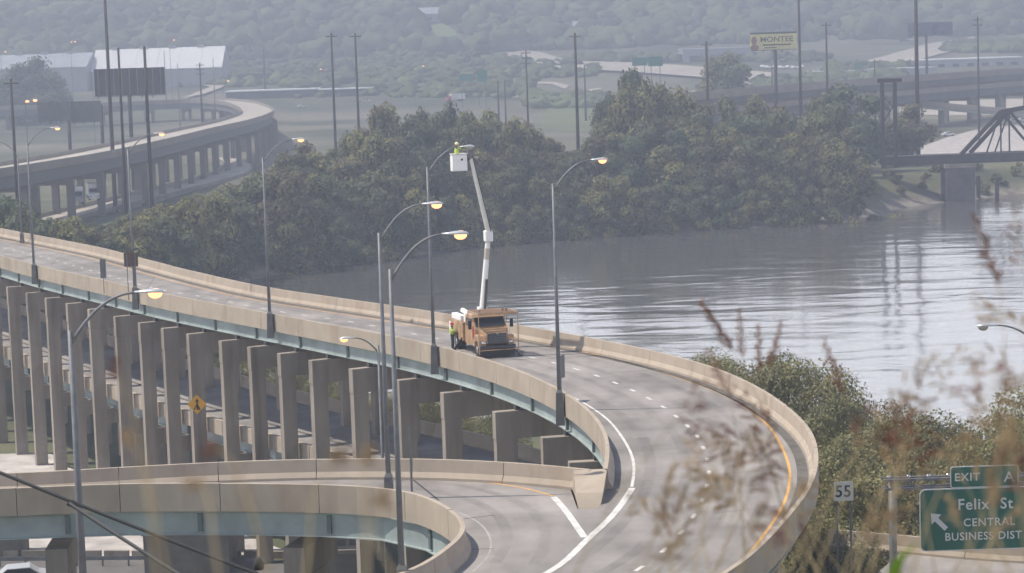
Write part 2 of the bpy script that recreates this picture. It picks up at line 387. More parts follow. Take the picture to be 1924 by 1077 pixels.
# ------------------------------------------------------------------ main elevated highway
ZD = 23.0; ZT = ZD+0.95
def pz(L, z): return [PZ(u, v, z) for u, v in L]
Lpx = [(0, 480), (70, 499), (187, 525), (291, 549), (511, 590), (640, 614), (740, 632), (817, 650), (874, 664), (941, 685), (1024, 718), (1071, 745), (1108, 774), (1130, 803), (1140, 830), (1140, 853), (1133, 881)]
Lpts = pz(Lpx, ZT); Lpts = [Vector((-108, 352, ZT)), Vector((-73, 275, ZT))]+Lpts
Rpx = [(0, 428.5), (70, 442), (194, 466), (271, 486), (358, 508), (445, 528), (515, 542), (640, 560), (807, 584), (974, 610), (1141, 640), (1284, 671), (1411, 717), (1458, 747), (1511, 787), (1535, 824), (1541, 861), (1536, 894), (1518, 931), (1484, 971), (1434, 1025), (1381, 1077)]
Rpts = [Vector((-100, 354, ZT)), Vector((-80, 309, ZT))]+pz(Rpx, ZT)+[Vector((3.5, 76, ZT)), Vector((-3, 70, ZT)), Vector((-14, 64, ZT)), Vector((-32, 60, ZT))]
RFpx = [(0, 892), (100, 886), (267, 874), (434, 866), (640, 860), (847, 861), (974, 867), (1060, 875), (1112, 882)]
RFpts = [Vector((-60, 116, ZT))]+pz(RFpx, ZT)
RNpx = [(0, 919), (167, 911), (334, 909), (500, 909), (640, 912), (720, 916), (780, 928), (827, 948), (858, 970), (870, 991), (860, 1011), (827, 1034), (774, 1071)]
RNpts = [Vector((-60, 107, ZT))]+pz(RNpx, ZT)+[Vector((-8, 80.5, ZT)), Vector((-14.5, 77, ZT)), Vector((-32, 73, ZT))]
cL = Curve(Lpts, 1.0, 25); cR = Curve(Rpts, 1.0, 25); cRF = Curve(RFpts, 1.0, 20); cRN = Curve(RNpts, 0.8, 6)
nose = [PZ(1135, 921, ZD), PZ(1125, 956, ZD), PZ(1085, 956, ZD), PZ(1071, 917, ZD)]
hw = empty('elevated_highway', (-5, 160, 5), 'long curving concrete viaduct with tall piers sweeping above the riverbank', 'viaduct')
hw.location = (0, 0, 0)
def flat_poly(name, loop, z, m, parent, thick=0):
    P = [Vector((p[0], p[1], 0)) for p in loop]; T = tessellate_polygon([P]); mb = MB()
    mb.add([(p.x, p.y, z) for p in P], T)
    if thick:
        n = len(P); mb.add([(p.x, p.y, z-thick) for p in P], T)
        mb.f += [(i, (i+1) % n, n+(i+1) % n, n+i) for i in range(n)]
    return part(name, mb, m, parent)
loop = [list(q) for q in cL.offset(0.1).Q]+[list(p) for p in nose]+[list(q) for q in cRF.offset(-0.1).Q[::-1]]+[list(q) for q in cRN.offset(0.1).Q]+[list(q) for q in cR.offset(-0.1).Q[::-1]]
flat_poly('road_surface', loop, ZD, m_deck, hw, 0.3)
# parapets: one object per cast panel
PROF = [(0, -0.33), (0, 0.95), (0.20, 0.95), (0.26, 0.36), (0.42, 0.12), (0.42, 0.005), (0.05, 0.005), (0.05, -0.33)]
def parapets(c, side, length, parent, s0=0, s1=None, prof=PROF, zb=ZD, m=m_par, step=1.5, gap=0.035):
    s1 = c.L if s1 is None else s1; n = max(1, int((s1-s0)/length)); ln = (s1-s0)/n
    for i in range(n):
        mb = MB(); dz = random.uniform(-.012, .012)
        sweep(mb, c, s0+i*ln+gap/2, s0+(i+1)*ln-gap/2, [(a+0.002*random.random(), b+(dz if b > .9 else 0)) for a, b in prof], zb, side, step)
        part('parapet_panel', mb, m, parent)
parapets(cL, 1, 6, hw, step=1.0); parapets(cR, -1, 6, hw); parapets(cRF, -1, 4.5, hw); parapets(cRN, 1, 4.5, hw, step=0.9)
# gore nose block
mb = MB(); pa = [cL.p(cL.L), PZ(1135, 915, ZD), PZ(1124, 952, ZD), PZ(1087, 952, ZD), PZ(1072, 914, ZD), cRF.p(cRF.L)]
top = [cL.p(cL.L), PZ(1140, 884, ZT), PZ(1133, 926, ZT-.5), PZ(1082, 926, ZT-.5), PZ(1078, 884, ZT), cRF.p(cRF.L)]
nb = len(pa); mb.add([(p.x, p.y, ZD-.42) for p in pa]+[(p.x, p.y, p.z) for p in top], [tuple(range(nb)), tuple(range(nb, 2*nb))]+[(i, (i+1) % nb, nb+(i+1) % nb, nb+i) for i in range(nb)])
part('gore_nose', mb, m_par, hw)
# girders
def girders(c, side, parent, z0, z1, offs=(0.75,), s0=0, s1=None, m=m_teal, fl=0.42, step=3):
    s1 = c.L if s1 is None else s1
    for o in offs:
        mb = MB(); h = z1-z0
        sweep(mb, c, s0, s1, [(o-fl/2, 0), (o+fl/2, 0), (o+fl/2, .05), (o+.02, .05), (o+.02, h-.05), (o+fl/2, h-.05), (o+fl/2, h), (o-fl/2, h), (o-fl/2, h-.05), (o-.02, h-.05), (o-.02, .05), (o-fl/2, .05)], z0, side, step)
        part('girder', mb, m, parent)
girders(cL, 1, hw, 21.75, 22.68, (0.35, 2.8, 5.4), fl=.34); girders(cR, -1, hw, 21.75, 22.68, (0.8,), 0, None)
girders(cRF, -1, hw, 21.75, 22.68, (0.5,)); girders(cRN, 1, hw, 21.55, 22.68, (0.3, 2.8), fl=.34)
# bents under the main line
st_me = MB().box((0, 0, 0), (0.16, 0.2, 0.84)).mesh('stiffener', m_teald)
bx = [12, 48, 86, 124, 167, 210, 256, 303, 354, 406, 461, 520, 583, 651, 745, 832, 927, 1012, 1069, 1105]
cLi = cL.offset(-1.1)
ss = [cLi.at_px(u) for u in bx]
ss = [ss[0]-8*k for k in range(9, 0, -1) if ss[0]-8*k > 4]+ss
col_cache = {}
def bent(s, width, wall=False):
    P = cLi.p(s); N = cLi.n(s); ang = math.atan2(N.y, N.x)
    e = bpy.data.objects.new('pier', None); COL.objects.link(e); e.parent = hw; e.location = (P.x, P.y, 0); e.rotation_euler = (0, 0, ang)
    zb = hgt(P.x, P.y)-0.5; cw = 1.12; ct = 0.6; width += 1.1; zc = 21.42
    part('column', MB().box((cw/2, 0, (zb+zc-1.7)/2), (cw, ct-.06, zc-1.7-zb)), m_pier, e)
    part('column', MB().box((width-cw/2, 0, (zb+zc-1.7)/2), (cw*.9, ct-.06, zc-1.7-zb)), m_pier, e)
    part('cap_beam', MB().box((width/2-.02, 0, zc-.85), (width+.04, ct, 1.7)), m_pier, e, bevel=.03)
    part('cross_beam', MB().box((cw+(width-2*cw)/2, 0, 11.9), (width-2*cw, ct*.8, 1.3)), m_pier, e)
    for x in (1.45, 3.9, 6.5): part('bearing', MB().box((x, 0, 21.585), (0.3, 0.35, 0.325)), m_dsteel, e)
for i, s in enumerate(ss):
    # distance from left curve to right curve along the normal
    P = cL.p(s); N = cL.n(s); wd = min([(Vector(q)-P).dot(N) for q in cR.Q if abs((Vector(q)-P).dot(cL.t(s))) < 1.5] or [9.5]); wd = max(7.5, min(12, wd-1.9))
    bent(s, wd)
s = 3.0
while s < cL.L-1:
    P = cL.p(s); N = cL.n(s); put('stiffener', st_me, hw, (P.x+N.x*.25, P.y+N.y*.25, 22.2), math.atan2(N.y, N.x)); s += 7.3
s = 3.0
while s < cRN.L-1:
    P = cRN.p(s); N = cRN.n(s); put('stiffener', st_me, hw, (P.x+N.x*.2, P.y+N.y*.2, 22.12), math.atan2(N.y, N.x)); s += 6.1
# ramp piers
m_farpier2 = mat('shaded_pier_concrete', (0.17, 0.155, 0.14), .92, .25, .5, coord='World')  # darker copy of the pier concrete, the ramp's shade put into its colour
def boxpier(u0, u1, vb, d, top, m=m_pier, ty=2.0):
    a = PY(u0, vb, d); b = PY(u1, vb, d); zb = 4.3
    return MB().box(((a.x+b.x)/2, d+ty/2, (zb+top)/2), (b.x-a.x, ty, top-zb))
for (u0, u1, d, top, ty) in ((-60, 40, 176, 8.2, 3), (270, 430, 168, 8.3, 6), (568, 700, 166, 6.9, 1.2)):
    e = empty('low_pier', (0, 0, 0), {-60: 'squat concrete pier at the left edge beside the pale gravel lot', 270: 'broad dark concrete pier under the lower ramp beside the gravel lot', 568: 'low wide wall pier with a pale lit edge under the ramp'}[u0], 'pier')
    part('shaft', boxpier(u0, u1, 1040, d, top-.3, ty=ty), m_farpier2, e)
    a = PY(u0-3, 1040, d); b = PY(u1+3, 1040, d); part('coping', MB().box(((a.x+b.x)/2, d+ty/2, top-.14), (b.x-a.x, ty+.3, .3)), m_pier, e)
for s in np.arange(6, cRN.L-30, 11):
    P = cRN.p(s); N = cRN.n(s); e = bpy.data.objects.new('pier', None); COL.objects.link(e); e.parent = hw
    q = P+N*2.6; e.location = (q.x, q.y, 0); e.rotation_euler = (0, 0, math.atan2(N.y, N.x)); zb = hgt(q.x, q.y)-.5
    # single stem piers below the ramp, out of sight under the frame's lower edge
    part('column', MB().box((0, 0, (zb+19.6)/2), (1.5, 1.0, 19.6-zb)), m_pier, e); part('cap_beam', MB().box((0, 0, 20.3), (4.6, 1.0, 1.35)), m_pier, e)
# lower deck
ZL = 14.55
cl0 = cL.offset(0.35); lowp = hw
e = flat_poly('lower_road_surface', [list(q) for q in cl0.Q]+[list(q) for q in cL.offset(9.6).Q[::-1]], ZL, m_deck, hw, 0.35)
parapets(cl0.offset(-0.1), 1, 7.3, hw, zb=ZL, step=1.5, prof=[(0, -1.05), (0, .12), (.35, .12), (.40, .005), (.05, .005), (.05, -1.05)], gap=.12)
mb = MB(); sweep(mb, cl0, 1, cl0.L-1, [(2.3, .005), (2.3, .05), (2.5, .05), (2.5, .005)], ZL, 1, 2); part('kerb', mb, m_grit, hw); parapets(cL.offset(9.7), -1, 12, hw, zb=ZL)
girders(cl0, 1, hw, 12.6, 13.45, (0.5, 2.6, 4.8))
s = 3.0
while s < cl0.L-1:
    P = cl0.p(s); N = cl0.n(s); put('stiffener', st_me, hw, (P.x+N.x*.38, P.y+N.y*.38, 13.02), math.atan2(N.y, N.x)); s += 7.3
# markings
def ribbon(name, pts, wid, m, z=ZD+0.004, parent=hw, smooth=6, step=0.8):
    c = Curve(pts, step, smooth); mb = MB(); k = len(c.d); V = []
    for u in c.d:
        P = c.p(u); N = c.n(u); V += [(P.x-N.x*wid/2, P.y-N.y*wid/2, z), (P.x+N.x*wid/2, P.y+N.y*wid/2, z)]
    mb.add(V, [(2*i, 2*i+1, 2*i+3, 2*i+2) for i in range(k-1)]); return part(name, mb, m, parent)
yel = [(974, 637), (1141, 672), (1280, 711), (1340, 733), (1398, 762), (1444, 800), (1471, 844), (1483, 877), (1484, 907), (1471, 951), (1428, 1014), (1367, 1077)]
yw = pz(yel, ZD); coR = cR.offset(-1.35)
ypts = [coR.p(u) for u in np.arange(2, coR.at_px(900), 8)]+yw+[Vector((1.5, 77.5, ZD)), Vector((-4, 72.5, ZD)), Vector((-15, 67, ZD))]
ribbon('edge_line', ypts, 0.13, m_yell)
grit = [list(q) for q in cR.offset(-0.44).Q]; gr = Curve([Vector(q) for q in grit[40:]], 1.0, 2)
ribbon('gutter_dirt', [gr.p(u)+gr.n(u)*-0.28 for u in np.arange(0, gr.L, 3)], 0.5, m_grit, ZD+0.004)
wl = [(1074, 745), (1105, 762), (1141, 787), (1168, 820), (1186, 852), (1192, 880), (1187, 915)]
coL = cL.offset(1.15); cut = coL.at_px(1030)
ribbon('edge_line', [coL.p(u) for u in np.arange(2, cut, 6)]+pz(wl, ZD), 0.14, m_white)
ribbon('gore_line', pz([(1188, 917), (1168, 948), (1141, 980), (1100, 1016), (1031, 1077)], ZD)+[Vector((-6, 77, ZD))], 0.30, m_white, ZD+.008)
ribbon('gore_line', pz([(1040, 934), (1056, 950), (1072, 972), (1098, 1010)], ZD), 0.30, m_white, ZD+.008)
ribbon('edge_line', pz([(640, 893), (780, 897), (880, 903), (954, 910), (1000, 919), (1038, 932)], ZD), 0.12, m_yell)
ribbon('edge_line', pz([(862, 963), (895, 975), (915, 997), (926, 1024), (918, 1048), (885, 1077)], ZD), 0.10, mat('worn_white_line', (0.34, 0.32, 0.31), .9, .15, 1.5, coord='World'))
dsh = [(3, 465), (70, 480), (200, 517), (300, 544), (400, 561), (510, 583), (672, 607), (750, 622), (794, 631), (900, 652), (1018, 676), (1100, 699), (1138, 712), (1171, 726), (1203, 740), (1230, 755), (1255, 770), (1277, 788), (1297, 805), (1314, 824), (1323, 845), (1330, 866), (1333, 888), (1329, 912), (1320, 939), (1306, 966), (1286, 994), (1253, 1028), (1217, 1060)]
cD = Curve([Vector((-80, 300, ZD))]+pz(dsh, ZD)+[Vector((-2, 76, ZD))], 0.6, 8)
dme = MB().add([(-.45, -.09, 0), (.45, -.09, 0), (.45, .09, 0), (-.45, .09, 0)], [(0, 1, 2, 3)]).mesh('lane_dash', m_white)
s = 0.5
s_first = cD.at_px(1333)
s = s_first % 3.3
while s < cD.L:
    P = cD.p(s); T = cD.t(s); put('lane_dash', dme, hw, (P.x, P.y, ZD+.005), math.atan2(T.y, T.x)); s += 3.3
m_track = bpy.data.materials.new('tyre_wear'); m_track.use_nodes = True; _n = m_track.node_tree; _b = _n.nodes['Principled BSDF']; _b.inputs['Base Color'].default_value = (.10, .095, .09, 1); _b.inputs['Roughness'].default_value = .85
_g = _n.nodes.new('ShaderNodeNewGeometry'); _q = _n.nodes.new('ShaderNodeTexNoise'); _q.inputs['Scale'].default_value = .35; _q.inputs['Detail'].default_value = 7; _n.links.new(_g.outputs['Position'], _q.inputs['Vector'])
_r = _n.nodes.new('ShaderNodeMapRange'); _r.inputs[1].default_value = .35; _r.inputs[2].default_value = .7; _r.inputs[3].default_value = .02; _r.inputs[4].default_value = .17; _n.links.new(_q.outputs['Fac'], _r.inputs[0]); _n.links.new(_r.outputs[0], _b.inputs['Alpha'])
for off in (-2.75, -1.05, 1.0, 2.7):
    cc = cD.offset(off); ribbon('tyre_track', [cc.p(u) for u in np.arange(4, cc.L-4, 4)], .55, m_track, ZD+.003)
cT = Curve(pz([(380, 908), (640, 902), (760, 906), (860, 918), (945, 945), (990, 990), (985, 1040), (940, 1085)], ZD), .8, 8)
for off in (-.8, .8): cc = cT.offset(off); ribbon('tyre_track', [cc.p(u) for u in np.arange(1, cc.L-1, 3)], .5, m_track, ZD+.003)
def xline(a, b, wid, m, z=ZD+.006): ribbon('deck_cross_line', [PZ(*a, ZD), PZ(*b, ZD)], wid, m, z, smooth=0)  # expansion joints, seams and plain dark lines across the deck
m_seam = mat('pale_seam', (0.34, 0.32, 0.31), .9)
m_seamd = mat('dark_seam', (0.13, 0.12, 0.12), .9)
xline((972, 669), (1150, 663), .2, m_tar); xline((1132, 778), (1262, 770), .09, m_seam); xline((773, 899), (824, 940), .10, m_tar)  # the strip beside the truck is a plain dark line
xline((1190, 823), (1225, 817), .08, m_seam); xline((0, 449), (42, 452), .25, m_tar); xline((1165, 700), (1285, 690), .08, m_seamd)  # the wide strip at the left edge is a plain dark line
xline((1290, 770), (1395, 765), .06, m_seamd); xline((1200, 905), (1470, 880), .05, m_seamd); xline((1340, 965), (1470, 950), .05, m_seamd); xline((871, 975), (930, 968), .07, m_tar); xline((880, 1033), (927, 1031), .06, m_tar)
for (a, b) in (((291, 520), (275, 546)), ((120, 475), (95, 500)), ((445, 547), (420, 572)), ((640, 586), (610, 606))): xline(a, b, .06, m_seamd)
# ------------------------------------------------------------------ street lamps
def lamp_parts(e, ang, H=11.3, arm=2.45, rise=1.65, lit=True, base=True, thick=1.0):
    d = Vector((math.cos(ang), math.sin(ang), 0))
    part('pole', MB().tube([(0, 0, 0), (0, 0, H*.5), (0, 0, H+.35)], [.125*thick, .10*thick, .07*thick], 10), m_steel, e, True)
    P = []
    for i in range(13):
        t = i/12
        x = arm*(t**1.0); z = rise*(1-(1-t)**2.2)
        P.append(d*x*(0.93)+Vector((0, 0, H-.1+z)))
    part('arm', MB().tube(P, [lerp(.055, .035, i/12)*thick for i in range(13)], 8), m_steel, e, True)
    tip = P[-1]; mb = MB(); R = Matrix.Rotation(ang, 3, 'Z')
    # cobra head: flattened tapered shell
    secs = [(-.1, .05, .05, 0), (.15, .10, .07, .0), (.35, .17, .10, 0), (.60, .20, .11, 0), (.80, .15, .08, -.01), (.88, .03, .03, -.02)]
    V = []
    for x, w_, h_, dz in secs:
        for k in range(10):
            t = 2*math.pi*k/10; V.append(tip+R@Vector((x, w_*math.cos(t), h_*math.sin(t)*(1 if math.sin(t) > 0 else .35)+dz)))
    F = [(i*10+k, i*10+(k+1) % 10, (i+1)*10+(k+1) % 10, (i+1)*10+k) for i in range(5) for k in range(10)]+[tuple(range(10)), tuple(range(50, 60))]
    mb.add(V, F); hd = part('lamp_head', mb, m_head, e, True)
    part('lens', MB().ell(tip+R@Vector((.58, 0, -.06)), (.24, .17, .17), 12, 8, R), m_lens if lit else m_lensoff, hd, True)
    if base:
        mb = MB(); a, b = .25, .19
        mb.add([(-a, -a, -1.05), (a, -a, -1.05), (a, a, -1.05), (-a, a, -1.05), (-b, -b, .75), (b, -b, .75), (b, b, .75), (-b, b, .75), (-.09, -.09, 1.0), (.09, -.09, 1.0), (.09, .09, 1.0), (-.09, .09, 1.0)],
               [(0, 3, 2, 1), (0, 1, 5, 4), (1, 2, 6, 5), (2, 3, 7, 6), (3, 0, 4, 7), (4, 5, 9, 8), (5, 6, 10, 9), (6, 7, 11, 10), (7, 4, 8, 11), (8, 9, 10, 11)])
        part('base_bracket', mb, m_bgrey, e)
lamps = [ # px of foot, curve, label, lit
 ((74, 497), cL, 'left-most lit street lamp on the near parapet of the upper road', True, 11.3),
 ((265, 541), cL, 'street lamp rising behind the brown sign backs on the near parapet', True, 11.3),
 ((513, 590), cL, 'tall street lamp on the near parapet midway between signs and truck', True, 11.3),
 ((822, 652), cL, 'unlit street lamp that the worker in the bucket is reaching', False, 11.3),
 ((1066, 747), cL, 'lit street lamp on the parapet right of the truck against the river', True, 11.3),
 ((732, 914), cRN, 'lit street lamp on the lower ramp parapet, the further of the close pair', True, 11.35),
 ((755, 1075), cRN, 'lit street lamp on the ramp bend, the nearer of the close pair', True, 11.5),
]
p = PZ(1056, 742, ZD+.4); e = empty('road_sign', (p.x, p.y, ZD), 'narrow sign seen edge-on beside the lamp post right of the truck', 'road sign', rz=math.radians(65))
part('panel', MB().box((0, 0, 2.0), (.9, .05, 1.3)), m_bgrey, e); part('post', MB().beam((0, .05, .2), (0, .05, 2.4), .07, .06), m_steel, e)
for (u, v), c, lab, lit, H in lamps:
    P = PZ(u, v, ZD+.9); 
    if c is cL: k = c.at_px(u-3); P = c.p(k)-c.n(k)*.26
    else: P = PZ(u-2, v-14, ZD+.9) if u < 740 else PZ(u, v, ZD+.9)
    e = empty('street_lamp', (P.x, P.y, ZD+.25), lab, 'street lamp', 'street lamps along the elevated roads')
    lamp_parts(e, math.radians(14 if c is cL else 6), H=H+(.65 if c is cL else .1), arm=2.45 if c is cL else 2.2, lit=lit)
e = empty('street_lamp', PY(164, 1250, 76), 'nearest street lamp with large lit head in front of the left piers', 'street lamp', 'street lamps along the elevated roads'); e.location = (-14.65, 76, ZD+.4)
lamp_parts(e, math.radians(2), H=10.55, lit=True, thick=1.15)
P = PZ(41, 441, ZT); e = empty('street_lamp', (P.x, P.y, ZD+.25), 'street lamp on the far parapet at the left edge with its head out over trees', 'street lamp', 'street lamps along the elevated roads'); lamp_parts(e, math.radians(190), H=9.5, lit=False)
P = PY(719, 870, 138); e = empty('street_lamp', (P.x, P.y, 5), 'short street lamp facing left in front of the bridge columns', 'street lamp'); tag(e)
lamp_parts(e, math.radians(184), H=PY(708, 660, 138).z-5, arm=1.55, rise=.95, lit=True, base=False)
P = PY(1930, 650, 106); e = empty('street_lamp', (P.x+.6, P.y, 8), 'unlit street lamp head against bright water near right edge', 'street lamp')
lamp_parts(e, math.radians(180), H=PY(1930, 650, 106).z-8, arm=2.2, rise=1.1, lit=False, base=False)
# ------------------------------------------------------------------ road signs
def text_mesh(body, size, m, name='lettering', depth=0.004, align='LEFT', sx=1.0, space=1.0, bold=0.0):
    cu = bpy.data.curves.new('t', 'FONT'); cu.body = body; cu.size = size; cu.extrude = depth; cu.align_x = align; cu.space_character = space; cu.offset = bold; cu.resolution_u = 3
    o = bpy.data.objects.new('t', cu); COL.objects.link(o); dg = bpy.context.evaluated_depsgraph_get()
    me = bpy.data.meshes.new_from_object(o.evaluated_get(dg)); bpy.data.objects.remove(o); me.materials.clear(); me.materials.append(m)
    me.transform(Matrix.Rotation(math.pi/2, 4, 'X')@Matrix.Diagonal((sx, 1, 1, 1))); me.name = name; return me
def rrect(x0, x1, z0, z1, r, y0, y1, n=5):
    P = []
    for cx, cz, a0 in ((x1-r, z1-r, 0), (x0+r, z1-r, 90), (x0+r, z0+r, 180), (x1-r, z0+r, 270)):
        for i in range(n+1):
            a = math.radians(a0+90*i/n); P.append((cx+r*math.cos(a), cz+r*math.sin(a)))
    return MB().prism(P, lambda a, b: (a, y0, b), lambda a, b: (a, y1, b))
DG = 114.0
def gz(u, v): p = PY(u, v, DG); return p
a = gz(1729, 1037); b = gz(1728, 920); sx0 = a.x; hh = b.z-a.z; sc_ = 1/38.2
e = empty('overhead_sign', (sx0, DG, a.z), 'large green exit guide sign behind blurred grass at lower right', 'road sign')
W = 6.2
part('panel_border', rrect(0, W, 0, hh, .30, 0, .05), m_wsign, e)
part('panel', rrect(.05, W-.05, .05, hh-.05, .27, -.006, .0), m_gsign, e)
t1x = gz(1786, 915).x-sx0; t1w = 3.4; t1h = gz(1786, 876).z-gz(1786, 916).z
part('exit_tab_border', rrect(t1x, t1x+t1w, hh+.02, hh+.02+t1h, .12, 0, .05), m_wsign, e)
part('exit_tab', rrect(t1x+.04, t1x+t1w-.04, hh+.06, hh-.02+t1h, .10, -.006, 0), m_gsign, e)
def put_text(body, px, size, sx=1.0, space=1.0, bold=.008):
    p = gz(*px); o = put('lettering', text_mesh(body, size, m_wsign, 'lettering', sx=sx, space=space, bold=bold), e, (p.x-sx0, -.014, p.z-a.z)); return o
put_text('EXIT', (1793, 904), .56, 1.02, 1.12); put_text('A', (1886, 905), .72, 1.1)
put_text('Felix  St', (1799, 958), .78, 0.98, 1.1, .012); put_text('CENTRAL', (1810, 989), .56, .98, 1.12); put_text('BUSINESS DIST', (1775, 1016), .56, .97, 1.10)
ac = gz(1765, 980); mb = MB()
A = [(-.62, .55), (-.05, .40), (-.20, .20), (.42, -.42), (.26, -.60), (-.37, .03), (-.53, -.15)]
A = [(x*.85, z*.85) for x, z in [(-.5, .5), (.12, .42), (-.07, .22), (.5, -.36), (.30, -.56), (-.27, .02), (-.46, -.16)]]
mb.prism(A, lambda x, z: (ac.x-sx0+x, -.016, ac.z-a.z+z), lambda x, z: (ac.x-sx0+x, -.007, ac.z-a.z+z)); part('arrow', mb, m_wsign, e)
g_ = empty('sign_gantry', (gz(1681, 905).x, DG+.75, 12), 'grey steel sign gantry post and beam holding the green exit sign', 'gantry')
zt = gz(1681, 906).z-12
part('post', MB().tube([(0, 0, 0), (0, 0, zt)], .2, 12), m_steel, g_, True)
part('post', MB().tube([(13, 0, 0), (13, 0, zt)], .2, 12), m_steel, g_, True)
mb = MB(); [mb.beam((-.5, y, zt-z), (13.5, y, zt-z), .12, .12) for y in (-.3, .3) for z in (0, .45)]
for i in range(14):
    mb.beam((-.5+i, -.3, zt), (.5+i, -.3, zt-.45) if i % 2 else (.5+i, .3, zt), .06, .06); mb.beam((i, .3, zt), (i, .3, zt-.45), .05, .05)
part('beam', mb, m_steel, g_)
for i in range(6): part('light_fixture', MB().ell((-.2+i*1.0, -.1, zt+.14), (.12, .12, .09)), m_chrome, g_, True)
# 55 sign
p = PY(1585, 923, 112); e = empty('speed_limit_sign', (p.x, 112, 10), 'white speed limit sign reading 55 on two posts beside outer parapet', 'road sign')
hb = p.z-10; part('panel', rrect(-.48, .48, hb-.48, hb+.48, .06, 0, .02), m_wsign, e)
put('lettering', text_mesh('55', .82, m_black, sx=.95, align='CENTER', bold=.012, space=1.08), e, (-.02, -.006, hb-.28))
for x in (-.34, .34): part('post', MB().box((x, .06, (hb+.4)/2), (.09, .06, hb+.4)), m_steel, e)
# merge diamond
p = PY(370, 760, 172); e = empty('merge_sign', (p.x, 172, ZL), 'amber diamond merge sign with black arrows in front of a column', 'road sign')
hb = p.z-ZL; r_ = .74
mb = MB().prism([(0, r_), (-r_, 0), (0, -r_), (r_, 0)], lambda x, z: (x, 0, hb+z), lambda x, z: (x, .02, hb+z)); part('panel', mb, m_ysign, e)
mb = MB()
for P_ in ([(-.06, -.42), (.06, -.42), (.06, .22), (.16, .18), (0, .46), (-.16, .18), (-.06, .22)], [(-.30, -.40), (-.20, -.42), (-.04, -.10), (-.04, .04)], [(.10, -.42), (.24, -.42), (.10, -.10), (.02, -.02)]):
    mb.prism(P_, lambda x, z: (x+.02, -.012, hb+z), lambda x, z: (x+.02, -.002, hb+z))
part('merge_symbol', mb, m_black, e); part('post', MB().box((0.03, .06, hb/2), (.08, .06, hb)), m_steel, e)
# sign backs on the upper parapet
p = PY(246, 488, 190); q = PY(246, 545, 190); e = empty('road_sign', (p.x, 190, ZD), 'square brown back of a sign on two posts on the parapet', 'road sign')
hb = p.z-ZD; part('panel', MB().box((0, 0, hb), (1.15, .04, 1.15)), m_brown, e)
for x in (-.33, .35): part('post', MB().beam((x, -.05, .2), (x, -.05, hb+.5), .08, .06), m_steel, e)
p = PY(193.5, 505, 196); e = empty('road_sign', (p.x, 196, ZD), 'narrow grey back of a small sign on the parapet at left', 'road sign'); hb = p.z-ZD
part('panel', MB().box((0, 0, hb), (.5, .03, 1.6)), m_bgrey, e); part('post', MB().beam((0, -.04, .2), (0, -.04, hb+.7), .06, .05), m_steel, e)
p = PZ(773, 897, ZT); e = empty('marker_post', (p.x, p.y, ZD+.3), 'thin grey post standing on the far parapet of the ramp', 'post')
part('post', MB().tube([(0, 0, 0), (0, 0, 2.9)], .05, 8), m_steel, e)
# ------------------------------------------------------------------ bucket truck
TP = PZ(936, 672, ZD); TH = math.radians(-73)
tr = empty('bucket_truck', (TP.x, TP.y, ZD), 'orange utility bucket truck with raised white boom parked facing right on the road', 'truck', rz=TH)
TM = Matrix.Translation(tr.location)@Matrix.Rotation(TH, 4, 'Z'); TI = TM.inverted()
def tl(p): return TI@Vector(p)
mb = MB()   # cab from side profile (x forward, z up); front bumper at x=0
cabp = [(-1.35, .62), (-1.35, 1.75), (-1.50, 1.85), (-1.95, 2.50), (-2.15, 2.62), (-3.6, 2.62), (-3.75, 2.5), (-3.75, .62)]
mb.prism(cabp, lambda x, z: (x, -1.13+.08*max(0, z-1.8), z), lambda x, z: (x, 1.13-.08*max(0, z-1.8), z)); part('cab', mb, m_orange, tr, bevel=.05)
hoodp = [(-.12, .85), (-.10, 1.50), (-.25, 1.64), (-1.345, 1.86), (-1.345, .85)]
mb = MB().prism(hoodp, lambda x, z: (x, -.72-.12*(x+.1)*-1, z), lambda x, z: (x, .72+.12*(x+.1)*-1, z)); hd = part('hood', mb, m_orange, tr, bevel=.06)
